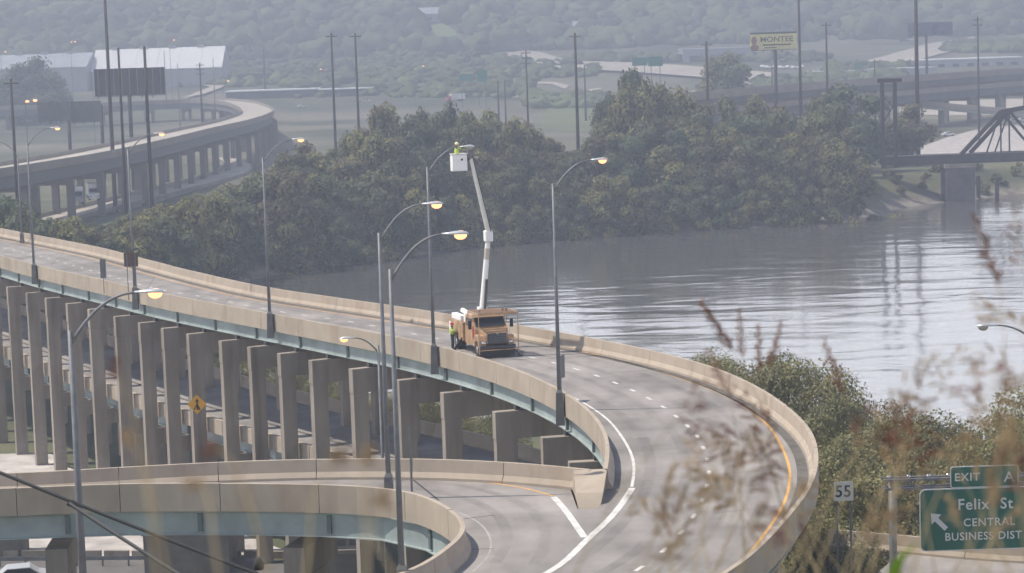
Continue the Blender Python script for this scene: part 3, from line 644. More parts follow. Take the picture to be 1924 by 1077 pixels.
for sy in (-1, 1):
    fp = [(-.10, .70), (-.08, 1.12), (-.30, 1.42), (-1.1, 1.48), (-1.5, 1.25), (-1.55, .62), (-1.28, .62), (-1.18, .95), (-.85, 1.08), (-.52, .95), (-.42, .62)]
    mb = MB().prism(fp, lambda x, z: (x, sy*.74, z), lambda x, z: (x, sy*1.20, z)); part('fender', mb, m_orange, tr, bevel=.05)
    part('headlight', MB().ell((-.06, sy*.92, .98), (.08, .17, .12), 12, 8), m_chrome, tr, True)
    part('mirror', MB().box((-1.45, sy*1.42, 2.05), (.08, .22, .55)), m_black, tr, bevel=.02)
    part('mirror_arm', MB().tube([(-1.6, sy*1.1, 2.3), (-1.45, sy*1.4, 2.25)], .02, 6), m_black, tr)
    part('side_window', MB().box((-2.75, sy*1.125, 2.12), (1.2, .03, .52)), m_glass, tr)
    part('front_wheel', MB().tube([(-.85, sy*.85, .5), (-.85, sy*1.14, .5)], .5, 24), m_black, tr, True)
    part('wheel_hub', MB().tube([(-.85, sy*1.14, .5), (-.85, sy*1.17, .5)], .22, 16), m_chrome, tr, True)
    part('rear_wheel', MB().tube([(-5.7, sy*.62, .5), (-5.7, sy*1.16, .5)], .5, 24), m_black, tr, True)
    part('wheel_hub', MB().tube([(-5.7, sy*1.16, .5), (-5.7, sy*1.18, .5)], .22, 16), m_chrome, tr, True)
    # service body lockers: one door each
    for x0, x1, z0 in ((-3.95, -4.55, .72), (-4.58, -5.10, .72), (-5.12, -6.3, 1.12), (-6.33, -7.0, .72)):
        part('locker', MB().box(((x0+x1)/2, sy*.95, (z0+1.95)/2), (abs(x1-x0)-.03, .52, 1.95-z0)), m_orange, tr, bevel=.02)
    part('outrigger', MB().beam((-4.2, sy*1.1, .95), (-4.3, sy*1.75, .12), .16, .16).box((-4.3, sy*1.78, .06), (.45, .45, .08)), m_black, tr)
    part('front_outrigger', MB().beam((-.25, sy*.95, .7), (-.1, sy*1.5, .1), .12, .12).box((-.1, sy*1.52, .05), (.35, .35, .07)), m_dsteel, tr)
part('windshield', MB().prism([(-1.49, 1.90), (-1.93, 2.46), (-1.99, 2.46), (-1.55, 1.90)], lambda x, z: (x+.03, -.98, z), lambda x, z: (x+.03, .98, z)), m_glass, tr)
gr_ = part('grille', MB().box((-.07, 0, 1.25), (.09, 1.26, .70)), m_grille, tr, bevel=.02)
for k in range(6): part('grille_bar', MB().box((-.02, 0, .98+k*.11), (.02, 1.2, .02)), m_steel, gr_)
part('badge', MB().ell((-.03, 0, 1.56), (.03, .06, .05)), m_chrome, tr, True)
part('bumper', MB().box((.04, 0, .70), (.22, 2.40, .24)), m_grille, tr, bevel=.04)
part('headboard_lights', MB().box((-2.2, 0, 2.68), (.2, 1.2, .08)), m_steel, tr)
part('bumper_shade', MB().box((.0, 0, .34), (.2, 2.2, .42)), m_black, tr)  # black box standing in for the shade under the bumper
part('cross_bin', MB().box((-3.95, 0, 2.25), (.5, 2.1, .55)), m_twhite, tr, bevel=.03)
part('side_bin', MB().box((-5.7, -.95, 2.15), (2.2, .4, .36)), m_twhite, tr, bevel=.03)
part('side_bin', MB().box((-5.9, .95, 2.1), (1.8, .4, .26)), m_twhite, tr, bevel=.03)
part('rear_bin', MB().box((-7.15, -.85, 1.25), (.35, .7, .9)), m_twhite, tr, bevel=.03)
part('warning_panel', MB().box((-1.7, -1.16, 1.5), (.25, .03, .8)), mat('warning_red', (.4, .04, .03), .5), tr)
part('hose_reel', MB().tube([(-4.6, -.6, 2.2), (-4.6, -.1, 2.2)], .32, 14), m_black, tr, True)
part('chassis', MB().box((-3.7, 0, .62), (7.0, .9, .28)).box((-.85, 0, .5), (.2, 1.6, .2)).box((-5.7, 0, .5), (.2, 1.6, .2)), m_black, tr)
part('bed', MB().box((-5.4, 0, 1.2), (3.2, 1.35, .5)), m_orange, tr)
mb = MB(); tb = [(.28, s*1.30, z) for s in (-1, 1) for z in (.3, 2.86)]
for s_ in (-1, 1):
    mb.tube([(.28, s_*1.32, .3), (.28, s_*1.32, 2.86)], .035, 8); mb.tube([(-2.2, s_*1.32, 2.0), (-2.2, s_*1.32, 2.86)], .03, 8); mb.beam((.28, s_*1.32, 2.9), (-2.2, s_*1.32, 2.9), .07, .12)
mb.beam((.28, -1.34, 2.9), (.28, 1.34, 2.9), .07, .14); mb.beam((-2.2, -1.34, 2.9), (-2.2, 1.34, 2.9), .07, .12); mb.tube([(.30, -1.32, .55), (.30, 1.32, .55)], .03, 8)
part('guard_frame', mb, m_orange, tr)
mb = MB(); [mb.beam((-.2-.42*k, -1.3, 2.95), (-.2-.42*k, 1.3, 2.95), .26, .03) for k in range(5)]; part('roof_rack', mb, mat('rack_mesh', (.25, .14, .08), .7), tr)
for y_, s_ in ((.55, .10), (.8, .13), (-1.0, .07)): part('beacon', MB().ell((-.5, y_, 3.08), (.07, .07, s_)), m_steel, tr, True)
# turntable and boom, in world coordinates of the place
dz = TP.y+6.0
base = PY(906, 588, TP.y+5.2); knee = PY(918, 436, TP.y+5.0); head = PY(884, 296, TP.y+2.2); bl = tl(base)
part('turntable', MB().tube([(bl.x, bl.y, 1.4), (bl.x, bl.y, 1.95)], .42, 16).box((bl.x, bl.y-.22, 2.3), (.7, .08, .9)).box((bl.x, bl.y+.22, 2.3), (.7, .08, .9)), m_twhite, tr)
part('hydraulic_tool_arm', MB().tube([tl(PY(868, 582, TP.y+6)), tl(PY(880, 590, TP.y+5.6)), tl(PY(893, 600, TP.y+5.2))], [.16, .2, .16], 8), m_twhite, tr, True)
B0 = tl(base); K = tl(knee); Hd = tl(head)
KL = B0.lerp(K, .87)
def taper(a, b, w0, w1, mb=None):
    mb = mb or MB(); a, b = Vector(a), Vector(b); return mb.tube([a, b], [w0*.44, w1*.46], 12)
part('lower_boom', taper(B0, KL, .50, .36), m_twhite, tr, bevel=.03)
part('boom_cylinder', MB().tube([B0+Vector((.35, .1, .3)), B0.lerp(K, .42)+Vector((.28, .05, 0))], .09, 10), m_dsteel, tr)
part('boom_insert', taper(B0.lerp(K, .60), B0.lerp(K, .80), .40, .40), mat('boom_insert_grey', (.48, .43, .38), .6), tr)
part('elbow', MB().box(K.lerp(B0, .05), (.55, .55, .75)), m_twhite, tr, bevel=.08)
part('upper_boom', taper(K, Hd, .42, .26), m_twhite, tr, bevel=.03)
part('leveling_linkage', MB().tube([K+Vector((.25, .1, 0)), Hd+Vector((.18, .08, .1))], .025, 6), m_black, tr)
part('boom_tip', MB().box(Hd+Vector((0, 0, .25)), (.34, .42, .62)).box(Hd+Vector((.1, 0, .62)), (.12, .3, .35)), m_steel, tr, bevel=.04)
bc = PY(862, 305, TP.y+2.2); bh = 1.14; bw = .98
b0 = tl((bc.x, bc.y, bc.z-bh/2))
def ringbox(mb, c, w, d, h, t):
    mb.box(c+Vector((0, 0, t/2)), (w, d, t)); 
    for sx_, sy_, ww, dd in ((-1, 0, t, d), (1, 0, t, d), (0, -1, w, t), (0, 1, w, t)): mb.box(c+Vector((sx_*(w-t)/2, sy_*(d-t)/2, h/2)), (ww, dd, h))
    return mb
bk = empty('bucket_tmp', (0, 0, 0), None, None); bpy.data.objects.remove(bk)
bo = part('bucket', ringbox(MB(), Vector((0, 0, 0)), bw, .7, bh, .05), m_twhite, tr, bevel=.02); bo.location = b0; bo.rotation_euler = (0, 0, -TH+.28)
rim = part('bucket_rim', ringbox(MB(), Vector((0, 0, bh-.06)), bw+.07, .77, .06, .05), m_twhite, bo)
part('bucket_step', MB().box((.12, -.37, .75), (.13, .02, .13)), m_black, bo)
part('bucket_bracket', MB().beam(b0+Vector((0, 0, .3)), Hd+Vector((0, 0, .05)), .2, .22), m_dsteel, tr)
# ------------------------------------------------------------------ people
def skin_person(name, loc, rz, label, joints, edges, radii, m_body, root=0):
    e = empty(name, loc, label, 'person', rz=rz)
    me = bpy.data.meshes.new('body'); me.from_pydata(joints, edges, []); o = put('body', me, e); me.materials.append(m_body)
    sk = o.modifiers.new('skin', 'SKIN'); sk.use_smooth_shade = True
    for i, r in enumerate(radii): me.skin_vertices[0].data[i].radius = (r, r*.85) if not hasattr(r, '__len__') else r
    me.skin_vertices[0].data[root].use_root = True
    ss_ = o.modifiers.new('sub', 'SUBSURF'); ss_.levels = 1; ss_.render_levels = 2
    return e
def worker(loc, rz, label, hat, arms, trunk_mat, lean=0):
    # joints: pelvis, chest, neck, head base, head top, legs, arms
    J = [(0, 0, .95), (lean*.2, 0, 1.2), (lean*.35, 0, 1.42), (lean*.4, 0, 1.52), (lean*.45, 0, 1.68),
         (0, .1, .90), (.03, .12, .50), (0, .13, .08), (.14, .14, .05), (0, -.1, .90), (.03, -.12, .50), (0, -.13, .08), (.14, -.14, .05)]
    E = [(0, 1), (1, 2), (2, 3), (3, 4), (0, 5), (5, 6), (6, 7), (7, 8), (0, 9), (9, 10), (10, 11), (11, 12)]
    R = [(.15, .12), (.17, .12), (.13, .10), .055, .09, .10, .075, .05, .045, .10, .075, .05, .045]
    hands = []
    for sgn, (el, ha) in zip((1, -1), arms):
        i = len(J); J += [(lean*.33, sgn*.19, 1.40), el, ha, tuple(Vector(ha)+(Vector(ha)-Vector(el)).normalized()*.09)]; E += [(2, i), (i, i+1), (i+1, i+2), (i+2, i+3)]; R += [.065, .05, .036, .04]; hands.append(J[i+3])
        for f in range(4):   # fingers
            d = (Vector(ha)-Vector(el)).normalized(); sd_ = Vector((0, 1, 0)); tip = Vector(J[i+3])+d*.06+sd_*(f-1.5)*.022; J.append(tuple(tip)); E.append((i+3, len(J)-1)); R.append(.009)
    e = skin_person('person', loc, rz, label, J, E, R, m_jean)
    hx = lean*.45
    part('head', MB().ell((hx+.01, 0, 1.66), (.095, .078, .115), 14, 10).ell((hx+.105, 0, 1.65), (.018, .014, .02), 6, 5), m_skin, e, True)
    part('vest', MB().ell((lean*.25, 0, 1.22), (.165, .225, .30), 16, 10), trunk_mat, e, True)
    for (el, ha), sgn in zip(arms, (1, -1)): part('sleeve', MB().tube([(lean*.33, sgn*.19, 1.40), tuple(Vector((lean*.33, sgn*.19, 1.40)).lerp(Vector(el), .95))], [.085, .068], 10), trunk_mat, e, True)
    mb = MB().ell((hx, 0, 1.73), (.135, .115, .10), 14, 8); mb.tube([(hx+.02, 0, 1.705), (hx+.02, 0, 1.72)], .155, 16); part('hard_hat', mb, hat, e, True)
    return e
bw_ = TM@b0
worker((bw_.x-.10, bw_.y, bw_.z+.06), math.radians(15), 'worker in lime vest and pale hard hat standing in the raised bucket', m_hardw,
       (((.28, .22, 1.50), (.42, .16, 1.78)), ((.25, -.22, 1.45), (.45, -.12, 1.66))), m_vest)
P = PZ(843, 664, ZD); wx = TM@Vector((-5.6, -1.9, 0))
P = PY(851, 667, wx.y); worker((P.x, P.y, ZD), math.radians(20), 'worker in red hard hat and yellow vest standing at the left side of the truck', m_hardr,
       (((.15, .26, 1.15), (.35, .18, 1.08)), ((.12, -.26, 1.15), (.32, -.16, 1.12))), m_vest)
# ------------------------------------------------------------------ trees
def crown_mesh(name, R, H, nl, leaf, m, seed, lobes=16, core=True, drop=0.0):
    r = np.random.default_rng(seed); C = []; 
    for i in range(lobes):
        a = r.uniform(0, 2*math.pi); h = r.uniform(0, 1)**.85; rad = R*(0.25+0.62*math.sin(math.pi*min(1, .12+h*.86))**.8)*r.uniform(.35, 1)
        C.append((rad*math.cos(a), rad*math.sin(a), H*(0.16+h*.76)-drop, R*r.uniform(.26, .46)))
    C.append((0, 0, H*.5, R*.6)); C = np.array(C)
    if not core: C[:, 3] *= .78
    k = r.integers(0, len(C), nl); d = r.normal(size=(nl, 3)); d /= np.linalg.norm(d, axis=1)[:, None]
    rr = C[k, 3]*r.uniform(.80, 1.12, nl)**1.0; P = C[k, :3]+d*rr[:, None]*np.array([1, 1, .85])
    nrm = d*1.0+r.normal(size=(nl, 3))*.42+np.array([0, 0, .15]); nrm /= np.linalg.norm(nrm, axis=1)[:, None]
    t = np.cross(nrm, r.normal(size=(nl, 3))); t /= np.linalg.norm(t, axis=1)[:, None]; b = np.cross(nrm, t)
    s = leaf*r.uniform(.6, 1.35, nl)[:, None]
    V = np.stack([P-t*s*.5, P-b*s*.34, P+t*s*.55, P+b*s*.34], 1).reshape(-1, 3)
    F = np.arange(nl*4).reshape(-1, 4)
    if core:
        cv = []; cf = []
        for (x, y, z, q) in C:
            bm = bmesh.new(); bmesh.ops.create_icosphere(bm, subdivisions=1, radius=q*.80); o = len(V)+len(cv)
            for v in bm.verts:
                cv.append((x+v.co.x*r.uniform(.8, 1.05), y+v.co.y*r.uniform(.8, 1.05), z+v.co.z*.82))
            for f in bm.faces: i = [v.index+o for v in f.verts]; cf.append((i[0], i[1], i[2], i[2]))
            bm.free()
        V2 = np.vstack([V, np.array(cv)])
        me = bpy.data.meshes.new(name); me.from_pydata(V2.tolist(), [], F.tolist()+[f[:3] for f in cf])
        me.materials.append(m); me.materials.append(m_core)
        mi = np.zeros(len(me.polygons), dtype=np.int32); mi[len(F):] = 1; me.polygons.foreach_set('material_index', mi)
        me.update(); return me
    return npmesh(name, V, F, m)
def trunk_mesh(H, r, seed):
    q = random.Random(seed); mb = MB(); top = H*.62
    mb.tube([(0, 0, -.8), (q.uniform(-.03, .03)*H, 0, H*.25), (q.uniform(-.04, .04)*H, q.uniform(-.03, .03)*H, top)], [r*1.3, r, r*.5], 7)
    for i in range(5):
        a = q.uniform(0, 6.28); z = H*q.uniform(.22, .5); mb.tube([(0, 0, z), (math.cos(a)*H*.12, math.sin(a)*H*.12, z+H*.12), (math.cos(a)*H*.22, math.sin(a)*H*.22, z+H*.28)], [r*.5, r*.33, r*.15], 5)
    return mb.mesh('trunk', m_bark, True)
FAR = []
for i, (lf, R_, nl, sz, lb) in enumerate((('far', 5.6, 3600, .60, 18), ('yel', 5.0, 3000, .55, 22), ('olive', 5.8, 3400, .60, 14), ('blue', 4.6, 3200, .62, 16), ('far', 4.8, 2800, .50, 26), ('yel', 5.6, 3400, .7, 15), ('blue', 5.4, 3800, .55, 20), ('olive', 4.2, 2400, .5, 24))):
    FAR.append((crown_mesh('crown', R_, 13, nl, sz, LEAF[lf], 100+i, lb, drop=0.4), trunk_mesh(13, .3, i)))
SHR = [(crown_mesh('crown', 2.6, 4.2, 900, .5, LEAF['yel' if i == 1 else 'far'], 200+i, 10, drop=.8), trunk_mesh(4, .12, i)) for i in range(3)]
NEAR = [(crown_mesh('crown', 4.6, 11, 19000, .18, LEAF['near'], 300+i, 46, core=False), trunk_mesh(12, .28, 20+i)) for i in range(4)]
def tree(x, y, h, kind, label, group, sx=None, z=None, cat='tree', rs=random):
    cr, tk = rs.choice(kind); H0 = {id(FAR): 13, id(SHR): 4.2, id(NEAR): 11.5}[id(kind)]
    k = h/H0; z = hgt(x, y) if z is None else z
    e = empty('tree' if kind is not SHR else 'shrub', (x, y, z-.2), label, cat, group, rs.uniform(0, 6.28)); wdt = (sx or k)*rs.uniform(.9, 1.12); e.scale = (wdt, wdt*rs.uniform(.9, 1.1), k)
    put('crown', cr, e); put('trunk', tk, e); return e
FL = 'dense green riverside tree crowded in the wooded far bank'; FG = 'trees of the wooded far bank'
sky_u = [480, 520, 580, 620, 660, 700, 745, 790, 830, 880, 940, 1000, 1025, 1060, 1120, 1135, 1160, 1200, 1245, 1290, 1360, 1400, 1450, 1530, 1580, 1620, 1650, 1665]
sky_v = [330, 285, 262, 262, 225, 190, 176, 180, 195, 182, 195, 215, 255, 262, 255, 170, 140, 128, 145, 165, 176, 172, 184, 184, 150, 185, 220, 300]
r_ = random.Random(3)
count = 0
for row, back in enumerate((6, 15, 26, 40, 56, 76)):
    u = 500+r_.uniform(0, 15)
    while u < 1662:
        x = (u-962)/FPX*(520); f_ = yf(x); y = f_+back+r_.uniform(-4, 4); x = (u-962)/FPX*y
        y = yf(x)+back+r_.uniform(-3, 3)
        vs = float(np.interp(u, sky_u, sky_v)); ztop = PY(u, vs, y).z
        hs = ztop-hgt(x, y); frac = (.36, .52, .68, .84, .95, 1.0)[row]
        h = max(5, min(hs, hs*frac*r_.uniform(.82, 1.08))) if hs > 5 else None
        if h: tree(x, y, h, FAR, ('low' if row == 0 else 'tall' if row > 3 else 'mid-height')+' green tree in the '+('front row' if row == 0 else 'rear rows' if row > 3 else 'middle rows')+' of the far bank wood, '+('left part' if u < 900 else 'middle part' if u < 1130 else 'tall right part'), FG, sx=max(.5, min(1.15, h/13*.95)), rs=r_); count += 1
        u += r_.uniform(34, 58)*(1.0 if row < 4 else 1.15)
r_ = random.Random(15); n_ = 0
while n_ < 150:   # scrub on the slope outside the hairpin ramp
    u = r_.uniform(90, 540); y = r_.uniform(425, 680); x = (u-962)/FPX*y
    if x < float(np.interp(y, [425, 500, 716, 848], [-113, -108, -92, -87]))+4.5: continue
    n_ += 1
    vt = float(np.interp(u, [90, 170, 230, 330, 420, 480, 540], [425, 412, 400, 376, 350, 322, 300]))+r_.uniform(0, 26); h = PY(u, vt, y).z-hgt(x, y)
    if 1.0 < h < 16: tree(x, y, h, FAR if h > 5 else SHR, 'tree in the dark scrub outside the bend of the hairpin ramp', 'trees outside the hairpin ramp', sx=max(.45, h/11) if h > 5 else None, rs=r_)
r_ = random.Random(5)
# left wood between the bridge and the far ramps
for i in range(170):
    u = r_.uniform(5, 560); y = r_.uniform(385, 540) if u > 230 else r_.uniform(350, 450)
    x = (u-962)/FPX*y
    if y < yf(x)+3: y = yf(x)+r_.uniform(4, 18); x = (u-962)/FPX*y
    vt = float(np.interp(u, [0, 60, 150, 230, 330, 420, 480, 560], [350, 395, 412, 425, 372, 362, 380, 300]))+r_.uniform(-4, 45)
    h = PY(u, vt, y).z-hgt(x, y)
    if h > 2.5: tree(x, y, h, FAR if h > 6 else SHR, ('low bush' if h <= 6 else 'round green tree')+' in the wood behind the upper road, '+('far left' if u < 200 else 'under the hairpin ramp' if u < 400 else 'beside the muddy bank'), 'trees between the viaduct and the far ramps', sx=min(.95, max(.55, h/11)) if h > 6 else None, rs=r_)
for i in range(70):   # shrubs along far water line
    u = r_.uniform(540, 1700); x = (u-962)/FPX*500; y = yf(x)+r_.uniform(2.5, 7); x = (u-962)/FPX*y
    tree(x, y, r_.uniform(2.5, 5), SHR, 'low bush on the muddy far bank at the water line', 'bushes along the far water line', rs=r_, cat='bush')
for i in range(16):
    u = r_.uniform(1665, 1990); x = (u-962)/FPX*590; y = yf(x)+r_.uniform(8, 34); x = (u-962)/FPX*y
    tree(x, y, r_.uniform(1.5, 3.2), SHR, 'low green bush on the grassy bank beyond the railway pier', 'bushes by the railway bridge', rs=r_, cat='bush')
# single far trees
for u, v, d, lab in ((1360, 100, 900, 'round dark tree standing alone behind the tall poplars at right'), (1385, 122, 880, 'lower dark tree beside the round tree behind the poplars'), (60, 105, 1150, 'dark tree in front of the white warehouse at far left'), (30, 130, 1140, 'low dark tree at the left edge below the warehouse'), (90, 130, 1145, 'bushy tree right of the dark warehouse tree'),
                     (1690, 195, 640, 'dark round tree behind the black signal tower'), (1700, 205, 655, 'second dark tree right of the signal tower'), (905, 70, 1600, 'tall tree left of the pale far highway curve'), (880, 100, 1560, 'bushy tree below the highway curve'), (1590, 155, 610, 'ragged pale-leaved poplar at the right end of the wood')):
    p = PY(u, v, d); h = p.z-hgt(p.x, p.y); tree(p.x, p.y, h, FAR, lab, None, sx=h/13*(1.15 if d < 1000 else 1.35), rs=r_)
# near trees right
r_ = random.Random(11)
NG = 'leafy green tree on the near bank beyond the outer parapet'
for u, v, d in ((1440, 634, 176), (1375, 645, 182), (1500, 640, 172), (1330, 648, 196), (1400, 650, 190), (1305, 660, 200), (1545, 672, 168), (1600, 715, 160), (1660, 735, 158), (1720, 742, 156), (1790, 765, 150), (1740, 760, 150), (1640, 760, 148), (1570, 780, 142), (1600, 830, 134), (1690, 820, 138), (1780, 840, 138), (1850, 800, 140), (1905, 740, 146), (1940, 700, 150), (1920, 790, 138), (1650, 880, 136), (1575, 880, 140), (1750, 880, 134), (1850, 870, 134), (1930, 860, 134), (1960, 760, 135),
                (1600, 985, 126), (1640, 960, 128)):
    p = PY(u, v, d); h = p.z-5; tree(p.x, p.y, h, NEAR, 'green tree on the near bank '+('at the top of the right-hand curve' if u < 1560 else 'between the curve and the green sign' if u < 1720 else 'behind and above the green exit sign')+(', by the water' if d > 150 else ', by the road'), 'trees on the near bank', sx=min(1.15, h/13), z=5, rs=r_)
for u, v, d in ((470, 648, 236), (520, 655, 232), (555, 665, 230), (440, 655, 240), (400, 640, 244), (340, 632, 250), (300, 625, 256), (600, 672, 222), (640, 690, 218), (120, 600, 285), (205, 615, 270), (260, 620, 262), (720, 725, 206), (880, 752, 205), (905, 758, 200), (860, 748, 209), (920, 765, 203), (800, 728, 214), (840, 742, 212), (760, 735, 215), (920, 790, 192), (1000, 835, 186), (800, 730, 206), (760, 745, 204), (700, 740, 210), (660, 760, 212), (890, 775, 196), (850, 770, 200), (960, 800, 190), (1040, 838, 186), (160, 640, 270), (250, 640, 262), (370, 660, 250), (60, 610, 280), (1100, 820, 180)):
    p = PY(u, v, d); h = p.z-5; tree(p.x, p.y, h, NEAR, 'green tree seen between the columns under the upper road', 'trees behind the bridge columns', sx=h/12.5, z=5, rs=r_)
# wooded bluffs: one mass
def hillwood():
    r = np.random.default_rng(9); P = []
    n = 0; bm = bmesh.new(); bmesh.ops.create_icosphere(bm, subdivisions=2, radius=1); bv = np.array([v.co[:] for v in bm.verts]); bf = np.array([[v.index for v in f.verts] for f in bm.faces]); bm.free()
    VV = []; FF = []; o = 0
    while n < 11000:
        y = 1705+(2200-1705)*r.uniform()**1.1; x = r.uniform(-.30, .30)*y; u_, v_ = (962+FPX*x/y, 0)
        z = hgt(x, y); pu, pv = proj((x, y, z))
        if 795 < pu < 868 and 45 < pv < 95: continue
        if 1780 > pu > 1570 and 60 < pv < 130 and abs((pv-140)+(pu-1570)*.26) < 26: continue
        if r.uniform() < .12: continue
        s = r.uniform(2.6, 6.0)*(1 if r.uniform() < .75 else 1.7); d = bv*(1+r.normal(0, .26, (len(bv), 1))); VV.append(d*np.array([s, s, s*.9])+np.array([x, y, z+s*.55])); FF.append(bf+o); o += len(bv); n += 1
    return npmesh('hill_woodland', np.vstack(VV), np.vstack(FF), LEAF['hill'], tri=True)
tag(put('hill_woodland', hillwood()), 'hazy wooded bluffs filling the top of the view', kind='stuff')
def scatter_low(name, boxes, n, size, m, label, seed):
    r = np.random.default_rng(seed); P = []
    while len(P) < n:
        (u0, u1, v0, v1) = boxes[r.integers(len(boxes))]; u = r.uniform(u0, u1); v = r.uniform(v0, v1); p = PG(u, v); s = size*r.uniform(.5, 1.5); P.append((p.x, p.y, p.z+s*.3, s))
    bm = bmesh.new(); bmesh.ops.create_icosphere(bm, subdivisions=2, radius=1); bv = np.array([v.co[:] for v in bm.verts]); bf = np.array([[v.index for v in f.verts] for f in bm.faces]); bm.free()
    VV = [bv*(1+r.normal(0, .28, (len(bv), 1)))*np.array([s*1.1, s, s*.75])+np.array([x, y, z]) for x, y, z, s in P]
    FF = [bf+i*len(bv) for i in range(len(P))]
    tag(put(name, npmesh(name, np.vstack(VV), np.vstack(FF), m, tri=True)), label, kind='stuff')
scatter_low('far_woodland', [(430, 800, 95, 150), (700, 960, 100, 170), (0, 500, 108, 150), (1080, 1560, 108, 118), (1780, 1924, 85, 100), (1560, 1700, 130, 150), (560, 1000, 150, 185), (1420, 1700, 150, 170), (1000, 1130, 186, 205), (640, 1130, 118, 150), (300, 620, 130, 165), (1690, 1924, 168, 182)], 1900, 3.4, LEAF['hill'], 'hazy scrub and tree belts on the far flats', 4)
# ------------------------------------------------------------------ far roads and buildings
def PGs(L): return [PG(u, v) for u, v in L]
FRB = 'pale concrete road crossing the hazy far flats'
draped('road', PGs([(940, 103), (1000, 99), (1022, 104), (1075, 119), (1180, 122), (1300, 129), (1450, 141)]), PGs([(945, 113), (1000, 126), (1062, 134), (1180, 139), (1300, 149), (1450, 160)]), m_farroad, 1.5, 40, label='wide pale highway curving across the far flats')
draped('road', PGs([(820, 155), (950, 155), (1040, 156), (1070, 163)]), PGs([(825, 159), (950, 159), (1035, 160), (1062, 169)]), m_farroad, .6, 20, label='narrow far ramp loop above the tree tops')
draped('road', PGs([(960, 182), (1060, 178), (1130, 168)]), PGs([(962, 186), (1060, 182), (1130, 172)]), m_farroad, .6, 12, label='lower strip of the far ramp loop')
draped('road', PGs([(1600, 128), (1660, 108), (1740, 85), (1830, 72)]), PGs([(1640, 131), (1710, 122), (1790, 98), (1840, 80)]), m_farroad, .8, 30, label='straight pale highway climbing toward the bluffs at upper right')
draped('road', PGs([(1200, 192), (1420, 152), (1620, 168)]), PGs([(1200, 197), (1420, 158), (1620, 174)]), m_farroad, .5, 16, label='pale strip of street behind the tall poplars')
draped('road', PGs([(320, 155), (400, 152), (432, 158), (415, 170), (380, 182)]), PGs([(320, 166), (380, 164), (395, 168), (375, 176), (345, 188)]), m_farroad, 1.2, 24, label='pale ramp curving beside the warehouse')
draped('path', PGs([(1690, 290), (1770, 262), (1860, 240), (1990, 225)]), PGs([(1700, 302), (1800, 290), (1900, 285), (1990, 284)]), m_gravel, .2, 30, label='pale gravel lot beside the railway bridge')
draped('path', PGs([(1690, 196), (1790, 190), (1990, 185)]), PGs([(1690, 216), (1790, 218), (1990, 216)]), m_farroad, .2, 30, label='pale ground under the double deck overpass')
draped('field', PGs([(803, 55), (830, 48), (855, 62)]), PGs([(805, 82), (835, 88), (866, 84)]), mat('field_green', (.20, .25, .09), .9, .1, .02, coord='World'), 1.5, 10, label='light green clearing on the hazy hillside')
draped('grass', PGs([(1030, 190), (1150, 190)]), PGs([(1010, 245), (1150, 250)]), mat('meadow', (.13, .15, .06), .9, .3, .02, coord='World'), .15, 16, label='meadow between the two masses of trees', kind='structure', across=8)
draped('road', PGs([(0, 1052), (320, 1052), (640, 1058)]), PGs([(0, 1105), (320, 1105), (640, 1110)]), m_dirtroad, .03, 20, label='street passing below the ramp at lower left')
draped('gravel_lot', PGs([(-80, 855), (95, 852), (125, 880)]), PGs([(-80, 1050), (330, 1050), (560, 1046)]), m_gravel, .02, 30, label='pale gravel lot below the viaduct', across=12)
def curb(a, b, h=.55, wd=.35):
    A_, B_ = PG(*a), PG(*b); e = empty('retaining_wall', (0, 0, 0), 'low concrete wall along the street below the ramp', 'wall')
    n = max(2, int((B_-A_).length/2.2))
    for i in range(n):
        p = A_.lerp(B_, i/n); q = A_.lerp(B_, (i+1)/n-.01); part('wall_segment', MB().beam(p+Vector((0, 0, h/2)), q+Vector((0, 0, h/2)), wd, h), m_pier, e)
curb((-60, 1049), (620, 1052))
def guard(px, label):
    pts = [PG(*q) for q in px]; e = empty('guard_rail', (0, 0, 0), label, 'guard rail')
    for a_, b_ in zip(pts[:-1], pts[1:]): part('rail', MB().beam(a_+Vector((0, 0, .65)), b_+Vector((0, 0, .65)), .06, .3), m_steel, e)
    n = 0
    for a_, b_ in zip(pts[:-1], pts[1:]):
        L_ = (b_-a_).length
        for k in range(int(L_/2)): part('post', MB().box(a_.lerp(b_, k*2/L_)+Vector((0, .1, .35)), (.12, .12, .75)), m_steel, e)
guard([(0, 1068), (300, 1066), (500, 1070)], 'steel guard rail along the street at the bottom left')
def building(name, u0, u1, vb, vt, depth, label, roof=m_roofg, wall=m_wallg, gable=False, d=None, cat='warehouse', doors=0):
    a_ = PG(u0, vb); dd = d or a_.y; A_ = PY(u0, vb, dd); B_ = PY(u1, vb, dd); zb = hgt((A_.x+B_.x)/2, dd)-1; zt_ = PY((u0+u1)/2, vt, dd).z; W_ = B_.x-A_.x
    e = empty(name, ((A_.x+B_.x)/2, dd, zb), label, cat); h = zt_-zb
    if gable:
        he = h*.55; part('wall', MB().box((0, depth/2, he/2), (W_, depth, he)), wall, e)
        part('roof', MB().prism([(-.6, he), (depth/2, h), (depth+.6, he), (depth+.6, he+.4), (depth/2, h+.5), (-.6, he+.4)], lambda y_, z_: (-W_/2-.5, y_, z_), lambda y_, z_: (W_/2+.5, y_, z_)), roof, e)
        part('gable_wall', MB().prism([(0, he-.2), (depth, he-.2), (depth/2, h-.1)], lambda y_, z_: (W_/2-.3, y_, z_), lambda y_, z_: (W_/2, y_, z_)), wall, e)
    else:
        part('wall', MB().box((0, depth/2, h/2), (W_, depth, h)), wall, e); part('roof', MB().box((0, depth/2, h+.3), (W_+1, depth+1, .6)), roof, e)
    for k in range(doors):
        part('door', MB().box((-W_/2+W_*(k+.5)/doors, -.06, min(3, h*.3)), (W_/doors*.45, .1, min(5.5, h*.55))), m_walld, e)
    return e
